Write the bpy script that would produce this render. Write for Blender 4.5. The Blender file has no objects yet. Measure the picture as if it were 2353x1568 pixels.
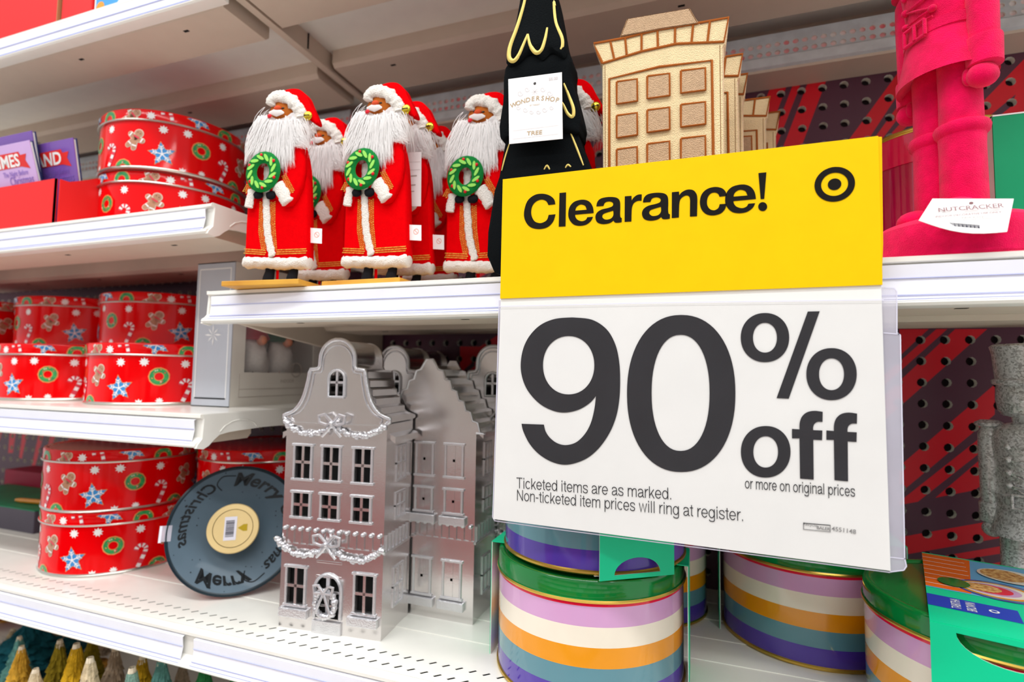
import bpy, bmesh, math, random
from mathutils import Vector, Matrix, noise
from mathutils.geometry import tessellate_polygon
random.seed(7)
SC = bpy.context.scene; COL = SC.collection
U = 0.45            # design unit: distance from the camera to the shelf fronts, in metres
CZ = 1.30           # camera height in metres; design z = 0 is camera height
# ------------------------------------------------------------------ camera
YAW, PITCH, ROLL = math.radians(-19.41447), math.radians(3.64167), math.radians(0.86559)
FPX = 1224.0137
fw = Vector((math.sin(YAW)*math.cos(PITCH), math.cos(YAW)*math.cos(PITCH), math.sin(PITCH)))
r0 = Vector((math.cos(YAW), -math.sin(YAW), 0)); u0 = r0.cross(fw)
rt = r0*math.cos(ROLL)+u0*math.sin(ROLL); up = -r0*math.sin(ROLL)+u0*math.cos(ROLL)
cam = bpy.data.cameras.new('camera'); camo = bpy.data.objects.new('camera', cam); COL.objects.link(camo)
M = Matrix((rt, up, -fw)).transposed().to_4x4(); M.translation = Vector((0, 0, CZ)); camo.matrix_world = M
cam.sensor_width = 36; cam.lens = FPX/2353*36; cam.clip_start = 0.02; cam.clip_end = 60
cam.dof.use_dof = True; cam.dof.focus_distance = 0.45; cam.dof.aperture_fstop = 5.0
SC.camera = camo
# ------------------------------------------------------------------ light and exposure
SC.view_settings.view_transform = 'Standard'; SC.view_settings.look = 'None'
SC.view_settings.gamma = 1; SC.view_settings.use_curve_mapping = False
SC.view_settings.exposure = 0.0
wd = bpy.data.worlds.new('store_air'); SC.world = wd; wd.use_nodes = True
wb = wd.node_tree.nodes['Background']; wb.inputs[0].default_value = (0.95, 0.96, 1.0, 1); wb.inputs[1].default_value = 0.76
def area(name, loc, sx, sy, e, rot=(0, 0, 0), col=(1, 1, 1)):
    l = bpy.data.lights.new(name, 'AREA'); l.shape = 'RECTANGLE'; l.size = sx; l.size_y = sy; l.energy = e; l.color = col
    o = bpy.data.objects.new(name, l); o.location = loc; o.rotation_euler = rot; COL.objects.link(o); return o
area('ceiling_tube_light', (-0.2, -0.75, 3.6), 5.0, 0.3, 76)
area('ceiling_tube_light', (-0.2, -2.2, 3.6), 5.0, 0.3, 62)
area('ceiling_tube_light', (0.3, 0.1, 3.6), 5.0, 0.3, 28)
# ------------------------------------------------------------------ helpers
def W(x, y, z): return Vector((x*U, y*U, CZ+z*U))
def ray(px, py):
    d = fw*FPX + rt*(px-1176.5) - up*(py-784); return d/d.y
def X_(px, py, Y): return ray(px, py).x*Y
def Z_(px, py, Y): return ray(px, py).z*Y
class Plane:
    """vertical plane through o=(x,y,z) (design units) turned by rz; maps a picture point to local (x,z) on it"""
    def __init__(s, o, rz=0.0): s.o = Vector(o); s.rz = rz; s.c = math.cos(rz); s.s = math.sin(rz)
    def __call__(s, px, py):
        d = ray(px, py); n = Vector((-s.s, s.c, 0)); t = s.o.dot(n)/d.dot(n); p = d*t-s.o
        return (p.x*s.c+p.y*s.s, p.z)
def lin(c):
    return tuple(((v/255)/12.92 if v/255 <= .04045 else ((v/255+.055)/1.055)**2.4) for v in c)
MC = {}
def mat(name, col, rough=.5, metal=0., coat=0., bump=0., bscale=300., var=0., vscale=40., sheen=0., alpha=1., trans=0., spec=.3, emit=None, col2=None):
    if name in MC: return MC[name]
    m = bpy.data.materials.new(name); m.use_nodes = True; nt = m.node_tree; b = nt.nodes['Principled BSDF']
    c = lin(col); I = b.inputs
    I['Roughness'].default_value = rough; I['Metallic'].default_value = metal; I['Coat Weight'].default_value = coat
    I['Coat Roughness'].default_value = .06; I['Specular IOR Level'].default_value = spec
    I['Sheen Weight'].default_value = sheen; I['Alpha'].default_value = alpha; I['Transmission Weight'].default_value = trans
    tc = nt.nodes.new('ShaderNodeTexCoord')
    nz = nt.nodes.new('ShaderNodeTexNoise'); nz.inputs['Scale'].default_value = vscale; nz.inputs['Detail'].default_value = 3
    nt.links.new(tc.outputs['Object'], nz.inputs['Vector'])
    rp = nt.nodes.new('ShaderNodeValToRGB'); rp.color_ramp.elements[0].position = .35; rp.color_ramp.elements[1].position = .65
    c2 = lin(col2) if col2 else tuple(v*(1-max(var, .03)) for v in c)
    rp.color_ramp.elements[0].color = (*c2, 1); rp.color_ramp.elements[1].color = (*c, 1)
    nt.links.new(nz.outputs['Fac'], rp.inputs['Fac']); nt.links.new(rp.outputs['Color'], I['Base Color'])
    if emit: I['Emission Color'].default_value = (*c, 1); I['Emission Strength'].default_value = emit
    if bump:
        n2 = nt.nodes.new('ShaderNodeTexNoise'); n2.inputs['Scale'].default_value = bscale; n2.inputs['Detail'].default_value = 2
        nt.links.new(tc.outputs['Object'], n2.inputs['Vector'])
        bp = nt.nodes.new('ShaderNodeBump'); bp.inputs['Strength'].default_value = bump; bp.inputs['Distance'].default_value = .002
        nt.links.new(n2.outputs['Fac'], bp.inputs['Height']); nt.links.new(bp.outputs['Normal'], I['Normal'])
    MC[name] = m; return m
class MB:
    """collects geometry in local design units and links it as ONE mesh object"""
    def __init__(s): s.v = []; s.f = []; s.m = []; s.mats = []
    def mi(s, m):
        if m not in s.mats: s.mats.append(m)
        return s.mats.index(m)
    def add(s, vs, fs, m):
        n = len(s.v); i = s.mi(m); s.v += [tuple(p) for p in vs]; s.f += [tuple(n+k for k in f) for f in fs]; s.m += [i]*len(fs); return s
    def box(s, a, b, m, M=None):
        x0, y0, z0 = a; x1, y1, z1 = b
        vs = [(x, y, z) for x in (x0, x1) for y in (y0, y1) for z in (z0, z1)]
        if M is not None: vs = [M @ Vector(v) for v in vs]
        return s.add(vs, [(0, 1, 3, 2), (4, 6, 7, 5), (0, 4, 5, 1), (2, 3, 7, 6), (0, 2, 6, 4), (1, 5, 7, 3)], m)
    def prism(s, outer, y0, y1, m, holes=(), axis='y', ms=None):
        loops = [list(outer)]+[list(h) for h in holes]
        flat = [p for l in loops for p in l]; n = len(flat)
        tr = tessellate_polygon([[Vector((p[0], p[1], 0)) for p in l] for l in loops])
        mk = {'y': lambda p, t: (p[0], t, p[1]), 'x': lambda p, t: (t, p[0], p[1]), 'z': lambda p, t: (p[0], p[1], t)}[axis]
        s.add([mk(p, y0) for p in flat]+[mk(p, y1) for p in flat], [t for t in tr]+[tuple(n+k for k in reversed(t)) for t in tr], m)
        k = 0
        for l in loops:
            L = len(l); vs = [mk(p, y0) for p in l]+[mk(p, y1) for p in l]
            s.add(vs, [(i, (i+1) % L, L+(i+1) % L, L+i) for i in range(L)], ms or m)
        return s
    def poly(s, outer, y, m, holes=()):
        loops = [list(outer)]+[list(h) for h in holes]; flat = [p for l in loops for p in l]
        tr = tessellate_polygon([[Vector((p[0], p[1], 0)) for p in l] for l in loops])
        return s.add([(p[0], y, p[1]) for p in flat], tr, m)
    def lathe(s, prof, n, m, c=(0, 0, 0), sx=1, sy=1, mf=None):
        """prof: (r,z) list; mf(i)->material of band i"""
        rings = []
        for r, z in prof: rings.append([(c[0]+r*sx*math.cos(2*math.pi*k/n), c[1]+r*sy*math.sin(2*math.pi*k/n), c[2]+z) for k in range(n)])
        for i in range(len(prof)-1):
            mm = mf(i) if mf else m
            s.add(rings[i]+rings[i+1], [(k, (k+1) % n, n+(k+1) % n, n+k) for k in range(n)], mm)
        for i, e in ((0, 0), (-1, 1)):
            if prof[i][0] > 1e-6: s.add(rings[i], [tuple(range(n))], (mf(0) if e == 0 else mf(len(prof)-2)) if mf else m)
        return s
    def tube(s, pts, r, m, n=8, sq=1.0, cap=True):
        """tube through pts (Vectors) ; r a number or list; sq squashes along local y"""
        pts = [Vector(p) for p in pts]; N = len(pts); rs = r if isinstance(r, (list, tuple)) else [r]*N; rings = []
        for i, p in enumerate(pts):
            t = (pts[min(i+1, N-1)]-pts[max(i-1, 0)])
            if t.length < 1e-9: t = Vector((0, 0, 1))
            t.normalize()
            a = Vector((0, 1, 0)) if abs(t.y) < .9 else Vector((1, 0, 0))
            b = t.cross(a).normalized(); a = b.cross(t).normalized()
            rings.append([p+b*(rs[i]*math.cos(2*math.pi*k/n))+a*(rs[i]*sq*math.sin(2*math.pi*k/n)) for k in range(n)])
        vs = [v for rg in rings for v in rg]; fs = []
        for i in range(N-1):
            for k in range(n): fs.append((i*n+k, i*n+(k+1) % n, (i+1)*n+(k+1) % n, (i+1)*n+k))
        if cap: fs += [tuple(range(n)), tuple((N-1)*n+k for k in range(n))]
        return s.add(vs, fs, m)
    def ball(s, c, r, m, nu=12, nv=8, lump=0., f=40.):
        rx, ry, rz = r if isinstance(r, (list, tuple)) else (r, r, r); vs = [(c[0], c[1], c[2]-rz)]
        for j in range(1, nv):
            a = -math.pi/2+math.pi*j/nv
            for k in range(nu):
                b = 2*math.pi*k/nu; d = Vector((math.cos(a)*math.cos(b), math.cos(a)*math.sin(b), math.sin(a)))
                q = 1+(lump*noise.noise(d*2.3+Vector(c)*f) if lump else 0)
                vs.append((c[0]+d.x*rx*q, c[1]+d.y*ry*q, c[2]+d.z*rz*q))
        vs.append((c[0], c[1], c[2]+rz)); T = len(vs)-1; fs = []
        for k in range(nu):
            fs.append((0, 1+(k+1) % nu, 1+k)); fs.append((T, 1+(nv-2)*nu+k, 1+(nv-2)*nu+(k+1) % nu))
            for j in range(nv-2): fs.append((1+j*nu+k, 1+j*nu+(k+1) % nu, 1+(j+1)*nu+(k+1) % nu, 1+(j+1)*nu+k))
        return s.add(vs, fs, m)
    def build(s, name, parent=None, smooth=None, bevel=0, scale=U, fix=True, seg=2):
        me = bpy.data.meshes.new(name); me.from_pydata([(a*scale, b*scale, c*scale) for a, b, c in s.v], [], s.f)
        for m in s.mats: me.materials.append(m)
        me.polygons.foreach_set('material_index', s.m)
        if fix:
            bm = bmesh.new(); bm.from_mesh(me)
            if smooth or bevel: bmesh.ops.remove_doubles(bm, verts=bm.verts, dist=1e-6)
            bmesh.ops.recalc_face_normals(bm, faces=bm.faces); bm.to_mesh(me); bm.free()
        if smooth:
            me.shade_smooth(); me.set_sharp_from_angle(angle=math.radians(smooth))
        o = bpy.data.objects.new(name, me); COL.objects.link(o)
        if parent: o.parent = parent
        if bevel:
            md = o.modifiers.new('b', 'BEVEL'); md.width = bevel*scale; md.segments = seg; md.limit_method = 'ANGLE'; md.angle_limit = math.radians(40)
        return o
def tag(o, label=None, cat=None, group=None, kind=None):
    if label: o['label'] = label
    if cat: o['category'] = cat
    if group: o['group'] = group
    if kind: o['kind'] = kind
    return o
def thing(name, label, cat, at=(0, 0, 0), rz=0, group=None):
    o = bpy.data.objects.new(name, None); COL.objects.link(o); o.empty_display_size = .01
    o.location = W(*at); o.rotation_euler = (0, 0, rz); return tag(o, label, cat, group)
KIDS = {}
def kids(o): return [c for c in bpy.data.objects if c.parent == o]
def dup(root, at, rz=0, label=None, group=None, skip=()):
    def cp(o, par):
        c = o.copy(); COL.objects.link(c); c.parent = par
        for ch in kids(o):
            if ch.name.split('.')[0] not in skip: cp(ch, c)
        return c
    r = cp(root, None); r.location = W(*at); r.rotation_euler = (0, 0, rz)
    if label: r['label'] = label
    if group: r['group'] = group
    return r
def ell(cx, cz, rx, rz, n=48, a0=0, a1=360, p=2.0):
    out = []
    N = n if a1-a0 == 360 else n+1
    for i in range(N):
        a = math.radians(a0+(a1-a0)*i/n); c, s_ = math.cos(a), math.sin(a)
        out.append((cx+rx*math.copysign(abs(c)**(2/p), c), cz+rz*math.copysign(abs(s_)**(2/p), s_)))
    return out
def spl(pts, k=6, closed=False):
    """Catmull-Rom through pts"""
    n = len(pts); out = []; P = [Vector(p) for p in pts]
    for i in range(n if closed else n-1):
        if closed: a, b, c, d = P[(i-1) % n], P[i], P[(i+1) % n], P[(i+2) % n]
        else: a, b, c, d = P[max(i-1, 0)], P[i], P[i+1], P[min(i+2, n-1)]
        for j in range(k):
            t = j/k; out.append(.5*((2*b)+(c-a)*t+(2*a-5*b+4*c-d)*t*t+(3*b-a-3*c+d)*t**3))
    if not closed: out.append(P[-1])
    return [tuple(p) for p in out]
def strip2(pts, w, con=False):
    """thicken a 2D polyline -> left/right outline quads"""
    P = [Vector(p) for p in pts]; n = len(P); L = []; R = []
    for i in range(n):
        a = (P[i]-P[i-1]) if i else (P[1]-P[0]); b = (P[i+1]-P[i]) if i < n-1 else a
        a = a.normalized(); b = b.normalized(); t = (a+b)
        t = t.normalized() if t.length > 1e-6 else a
        nn = Vector((-t.y, t.x)); k = 1/max(.45, nn.dot(Vector((-a.y, a.x)))); ww = (w[i] if isinstance(w, (list, tuple)) else w)/2*k*((.80+.20*abs(t.y)) if con else 1)
        L.append(P[i]+nn*ww); R.append(P[i]-nn*ww)
    return L, R
def addstrip(mb, pts, w, y, m, f=lambda p: p, con=False):
    L, R = strip2(pts, w, con); n = len(L); vs = [(f(p)[0], y, f(p)[1]) for p in L+R]
    mb.add(vs, [(i, i+1, n+i+1, n+i) for i in range(n-1)], m)
# --- stroke lettering in the manner of the sign's grotesque
XH = .52; STK = [0]; CAP = .69
def glyph(ch, w):
    h = w/2; T = XH-h; B = h
    def bowl(cx, rx, a0=0, a1=360, n=28): return [tuple(p) for p in ell(cx, XH/2, rx, XH/2-h, n, a0, a1)]+([] if a1-a0 < 360 else [(cx+rx, XH/2)])
    s = .065+h
    G = {
    'o': (.556, [bowl(.278, .243-h)]),
    'c': (.51, [bowl(.275, .24-h, 42, 318)]),
    'e': (.556, [bowl(.278, .243-h, 0, 325), [(.278-.243+h, XH/2-.005), (.278+.243-h*.2, XH/2-.005)]]),
    'd': (.575, [bowl(.265, .23-h), [(.51-h, 0), (.51-h, CAP)]]),
    'p': (.575, [bowl(.31, .23-h), [(s, -.2), (s, XH)]]),
    'g': (.57, [bowl(.265, .23-h), spl([(.51-h, XH), (.51-h, .1), (.51-h, -.05), (.43, -.15), (.28, -.2+h), (.14, -.15), (.08, -.08)], 5)]),
    'a': (.54, [spl([(.05+h, .36), (.11, .45), (.25, T), (.38, .455), (.445-h*.4, .37), (.445-h*.4, .25), (.445-h*.4, .12), (.47, .03+h*.5), (.535, h*.95)], 5), spl([(.445-h*.4, .30), (.32, .275+h*.1), (.15, .24), (.045+h, .15), (.09+h*.5, .06), (.21, B), (.34, .055+h*.6), (.44-h*.4, .16)], 5)]),
    's': (.5, [spl([(.455-h, .365), (.39, .46), (.25, T), (.11, .455), (.05+h, .375), (.14, .295), (.3, .245), (.42-h*.3, .2), (.455-h, .14), (.38, .045+h*.3), (.25, B), (.1, .055+h*.4), (.03+h, .155)], 5)]),
    'n': (.556, [[(s, 0), (s, XH)], spl([(s, .3), (.09+s*.6, .43), (.29, T), (.43, .46), (.492-h, .35), (.492-h, .2), (.492-h, 0)], 5)]),
    'm': (.84, [[(s, 0), (s, XH)], spl([(s, .3), (.08+s*.6, .44), (.26, T), (.37, .46), (.42, .35), (.42, .2), (.42, 0)], 5), spl([(.42, .3), (.48, .44), (.61, T), (.72, .46), (.775-h, .35), (.775-h, .2), (.775-h, 0)], 5)]),
    'r': (.335, [[(s, 0), (s, XH)], spl([(s, .27), (.1+s*.5, .41), (.22+h*.4, T-.01), (.335, T)], 5)]),
    't': (.28, [spl([(.145, .65), (.145, .4), (.145, .13), (.17, .035+h*.5), (.265, h)], 5), [(.01, T), (.265, T)]]),
    'i': (.225, [[(.1125, 0), (.1125, XH)], [(.1125, CAP-.10), (.1125, CAP)]]),
    'l': (.225, [[(.1125, 0), (.1125, CAP)]]),
    'k': (.505, [[(s, 0), (s, CAP)], [(s+h, .17), (.44, XH)], [(.22, .31), (.46, 0)]]),
    'w': (.72, [[(.04+h*.5, XH), (.2, 0.01), (.36, XH-.02), (.52, .01), (.68-h*.5, XH)]]),
    'T': (.6, [[(.3, 0), (.3, CAP)], [(.02, CAP-h), (.58, CAP-h)]]),
    'N': (.72, [[(.08+h, 0), (.08+h, CAP)], [(.64-h, 0), (.64-h, CAP)], [(.08+h, CAP-h*.6), (.64-h, h*.6)]]),
    'C': (.722, [[tuple(p) for p in ell(.365, CAP/2, .325-h, CAP/2+.012-h, 40, 36, 324)]]),
    '!': (.28, [[(.14, .19), (.14, CAP+.03)], [(.14, 0), (.14, .11)]]),
    '.': (.278, [[(.12, 0), (.12, .1)]]), '-': (.333, [[(.04, .27), (.29, .27)]]), ' ': (.26, []),
    }
    return G[ch]
def stroke_text(mb, txt, w, a, b, size, y, m):
    """text from sign point a to b (x,z); glyph em height size; letter spacing scaled to fit"""
    tot = sum(glyph(c, w)[0] for c in txt); ax, az = a; bx, bz = b
    L = math.hypot(bx-ax, bz-az); sx = L/tot; ux, uz = (bx-ax)/L, (bz-az)/L; x = 0
    for c in txt:
        adv, ps = glyph(c, w)
        for i, p in enumerate(ps):
            ww = w
            if c == '!' and i == 0: ww = [w*.85, w*1.3]
            if c == '!' and i == 1: ww = w*1.15
            if c in 'i' and i == 1: ww = w*1.1
            f = lambda q: (ax+(x+q[0])*sx*ux-q[1]*size*uz, az+(x+q[0])*sx*uz+q[1]*size*ux)
            STK[0] += 1; addstrip(mb, p, ww, y-.00006*(STK[0] % 3), m, f, True)
        x += adv
def font_verts(txt, size, align='CENTER', bold=0., shear=0.):
    c = bpy.data.curves.new('lettering', 'FONT'); c.body = txt; c.size = size; c.align_x = align; c.offset = bold*size; c.shear = shear; c.resolution_u = 3
    o = bpy.data.objects.new('lettering', c); COL.objects.link(o)
    bpy.context.view_layer.update()
    me = bpy.data.meshes.new_from_object(o); vs = [tuple(v.co) for v in me.vertices]; fs = [tuple(p.vertices) for p in me.polygons]
    bpy.data.objects.remove(o); bpy.data.curves.remove(c); bpy.data.meshes.remove(me); return vs, fs
def ftext(mb, txt, size, x, z, y, m, align='CENTER', bold=0., ang=0., sx=1., shear=0., f=None):
    vs, fs = font_verts(txt, size, align, bold, shear); ca, sa = math.cos(ang), math.sin(ang)
    o = []
    for v in vs:
        p = (x+v[0]*sx*ca-v[1]*sa, z+v[0]*sx*sa+v[1]*ca)
        o.append(f(p) if f else (p[0], y, p[1]))
    mb.add(o, fs, m)
def clip(poly, ax, lim, keep_less):
    out = []; n = len(poly)
    for i in range(n):
        a, b = poly[i], poly[(i+1) % n]; da, db = a[ax]-lim, b[ax]-lim
        if keep_less: da, db = -da, -db
        if da >= 0: out.append(a)
        if (da >= 0) != (db >= 0):
            t = da/(da-db); out.append((a[0]+(b[0]-a[0])*t, a[1]+(b[1]-a[1])*t))
    return out
# ------------------------------------------------------------------ materials
WHITE = mat('white enamel', (243, 241, 232), .32, coat=.3, var=.02)
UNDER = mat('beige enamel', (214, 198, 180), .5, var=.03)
PLAST = mat('clear white plastic', (246, 247, 255), .12, coat=.6, var=.01)
PLINE = mat('blue plastic edge', (190, 196, 240), .2)
STEEL = mat('galvanised steel', (218, 226, 232), .4, metal=.12, var=.14, vscale=60)
DARK = mat('painted slot shade', (14, 12, 13), .9)  # near-black fill standing in for the shade inside slots and openings
REDT = mat('red tin enamel', (238, 0, 6), .12, coat=.22, var=.02, spec=.15)
TINRIM = mat('tin rim', (205, 200, 190), .25, metal=.9)
GREY = mat('wall post grey', (150, 146, 142), .4, metal=.5)
# ------------------------------------------------------------------ the setting
YW = 1.75; XS = -1.168; DZ = .058; DX = .0556
def stripe_material():
    m = bpy.data.materials.new('pegboard with red diagonal print'); m.use_nodes = True; nt = m.node_tree; b = nt.nodes['Principled BSDF']
    b.inputs['Roughness'].default_value = .42
    tc = nt.nodes.new('ShaderNodeTexCoord')
    def cr(sc, ox, oy, pts): return [(ox+x/sc, oy+y/sc) for x, y in pts]
    A = (2.01, 1960, 560); B = (2.613, 1750, 0); C = (5.6, 0, 980)
    polys = [cr(*A, p) for p in (
        [(215, 395), (350, 395), (215, 520)], [(385, 395), (436, 395), (215, 592), (215, 545)], [(472, 395), (620, 395), (215, 755), (215, 635)],
        [(655, 650), (215, 1028), (215, 1155), (655, 790)], [(650, 848), (215, 1192), (215, 1208), (300, 1193), (640, 925)],
        [(650, 945), (380, 1175), (560, 1140), (650, 1080)],
        [(215, 1357), (790, 1255), (790, 1342), (215, 1442)], [(215, 1478), (790, 1380), (790, 1416), (215, 1506)], [(400, 1530), (790, 1448), (790, 1600), (300, 1600)])]
    polys += [cr(*B, p) for p in (
        [(100, 405), (198, 390), (45, 800), (-60, 810)], [(232, 395), (281, 387), (108, 830), (60, 840)], [(322, 380), (434, 362), (240, 880), (130, 880)],
        [(930, 285), (900, 445), (600, 900), (480, 900)], [(960, 440), (950, 540), (690, 880), (640, 880)], [(1000, 560), (990, 650), (830, 800), (780, 800)],
        [(1620, 310), (1620, 490), (1340, 720), (1300, 640)], [(1620, 540), (1620, 620), (1480, 730), (1400, 720)])]
    polys += [cr(*C, p) for p in (
        [(128, 60), (205, 60), (165, 345), (105, 345)], [(290, 60), (360, 60), (280, 420), (245, 400)], [(500, 90), (570, 90), (450, 520), (410, 500)],
        [(-60, 60), (30, 60), (-10, 200), (-80, 200)], [(650, 100), (720, 100), (650, 330), (600, 330)], [(900, 120), (955, 130), (900, 260), (840, 260)],
        [(380, 520), (430, 520), (350, 790), (320, 790)])]
    def ext(q, k):
        if len(q) != 4: return q
        a, b, c, d = q; return [a, b, (c[0]+(c[0]-b[0])*k, c[1]+(c[1]-b[1])*k), (d[0]+(d[0]-a[0])*k, d[1]+(d[1]-a[1])*k)]
    polys = [ext(q, .9) if i in (1, 2, 9, 10, 11, 12, 13, 14, 15, 16) else q for i, q in enumerate(polys)]
    polys += [[(x+560, y-20) for x, y in q] for q in polys[3:5]+polys[6:8]]+[[(x+600, y-75) for x, y in q] for q in polys[9:12]]
    polys += [[(x-1010, y+40) for x, y in q] for q in polys[:9]]+[[(x-700, y+95) for x, y in q] for q in polys[9:14]]
    polys += [[(1098, 800), (1160, 760), (1160, 790), (1090, 840)]]
    total = None
    def math_(op, a, bb=None):
        n = nt.nodes.new('ShaderNodeMath'); n.operation = op
        for i, v in enumerate((a, bb)):
            if v is None: continue
            if isinstance(v, (int, float)): n.inputs[i].default_value = v
            else: nt.links.new(v, n.inputs[i])
        return n.outputs[0]
    for P in polys:
        Q = [Vector((X_(x, y, YW)*U, 0, Z_(x, y, YW)*U)) for x, y in P]; c = sum(Q, Vector())/len(Q); acc = None
        for i in range(len(Q)):
            a, b2 = Q[i], Q[(i+1) % len(Q)]; d = b2-a; n = Vector((d.z, 0, -d.x)).normalized()
            if (c-a).dot(n) < 0: n = -n
            dt = nt.nodes.new('ShaderNodeVectorMath'); dt.operation = 'DOT_PRODUCT'; nt.links.new(tc.outputs['Object'], dt.inputs[0]); dt.inputs[1].default_value = n
            v = math_('SUBTRACT', dt.outputs['Value'], a.dot(n))
            acc = v if acc is None else math_('MINIMUM', acc, v)
        total = acc if total is None else math_('MAXIMUM', total, acc)
    mk = math_('GREATER_THAN', total, 0)
    mx = nt.nodes.new('ShaderNodeMix'); mx.data_type = 'RGBA'; nt.links.new(mk, mx.inputs[0])
    mx.inputs[6].default_value = (*lin((92, 50, 70)), 1); mx.inputs[7].default_value = (*lin((230, 8, 36)), 1)
    nt.links.new(mx.outputs[2], b.inputs['Base Color']); return m
PEG = stripe_material(); HOLE = mat('pegboard core', (246, 242, 232), .6); GROUND = mat('plum pegboard back', (30, 18, 24), .8)
def pegboard(name, x0, x1, z0, z1):
    mb = MB(); n = 10; R = .0118
    nx0 = math.floor((x0-.5733)/DX); ax = .5733+nx0*DX; nz0 = math.floor((z0-.1124)/DZ); az = .1124+nz0*DZ
    ix = int((x1-x0)/DX)+2; iz = int((z1-z0)/DZ)+2
    for i in range(ix):
        for j in range(iz):
            cx = ax+i*DX; cz = az+j*DZ; a, b_ = cx-DX/2, cx+DX/2; c, d = cz-DZ/2, cz+DZ/2
            a, b_, c, d = max(a, x0), min(b_, x1), max(c, z0), min(d, z1)
            if b_-a < .001 or d-c < .001: continue
            if cx-R < a or cx+R > b_ or cz-R < c or cz+R > d:
                mb.add([(a, 0, c), (b_, 0, c), (b_, 0, d), (a, 0, d)], [(0, 1, 2, 3)], PEG); continue
            ring = [(cx+R*math.cos(2*math.pi*k/n), 0, cz+R*math.sin(2*math.pi*k/n)) for k in range(n)]
            back = [(p[0], .017, p[2]) for p in ring]
            out = []
            for p in ring:
                dx, dz = p[0]-cx, p[2]-cz; s = min(((b_-cx) if dx > 0 else (cx-a))/max(abs(dx), 1e-9), ((d-cz) if dz > 0 else (cz-c))/max(abs(dz), 1e-9)); out.append((cx+dx*s, 0, cz+dz*s))
            mb.add(ring+out, [(k, (k+1) % n, n+(k+1) % n, n+k) for k in range(n)], PEG)
            # corners
            for q in ((b_, 0, d), (a, 0, d), (a, 0, c), (b_, 0, c)):
                ang = math.atan2(q[2]-cz, q[0]-cx) % (2*math.pi); k = int(ang/(2*math.pi/n)) % n
                mb.add([out[k], out[(k+1) % n], q], [(0, 1, 2)], PEG)
            mb.add(ring+back, [(k, (k+1) % n, n+(k+1) % n, n+k) for k in range(n)], HOLE)
    mb.add([(x0, .0175, z0), (x1, .0175, z0), (x1, .0175, z1), (x0, .0175, z1)], [(0, 1, 2, 3)], GROUND)
    o = mb.build(name, fix=False); o.location = W(0, YW, 0); return o
w1 = pegboard('wall_back', -4.2, 1.75, -1.12, 1.42); tag(w1, 'plum pegboard back panel printed with red diagonal stripes', kind='structure')
for x in (XS-.03, 1.56):
    mb = MB(); mb.prism([(-.03, -1.6), (.03, -1.6), (.03, 0), (-.03, 0)], 0, 1, GREY) if 0 else mb.box((x-.025, YW-.03, -2.6), (x+.035, YW, 1.6), GREY)
    for k in range(70):
        z = -2.4+k*.056; mb.box((x-.004, YW-.0312, z), (x+.014, YW-.0298, z+.03), DARK)
    o = mb.build('upright_post'); o.location = (0, 0, CZ); tag(o, 'slotted steel upright between the shelf bays' if x < 0 else 'slotted steel upright at the far end of the right bay', 'upright')
FLOORM = mat('store floor', (225, 222, 215), .2, coat=.2, var=.06, vscale=3)
o = MB().box((-9, -7, -2.93), (7, 3, -2.889), FLOORM).build('floor'); o.location = (0, 0, CZ); tag(o, 'pale polished store floor', kind='structure')
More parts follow.
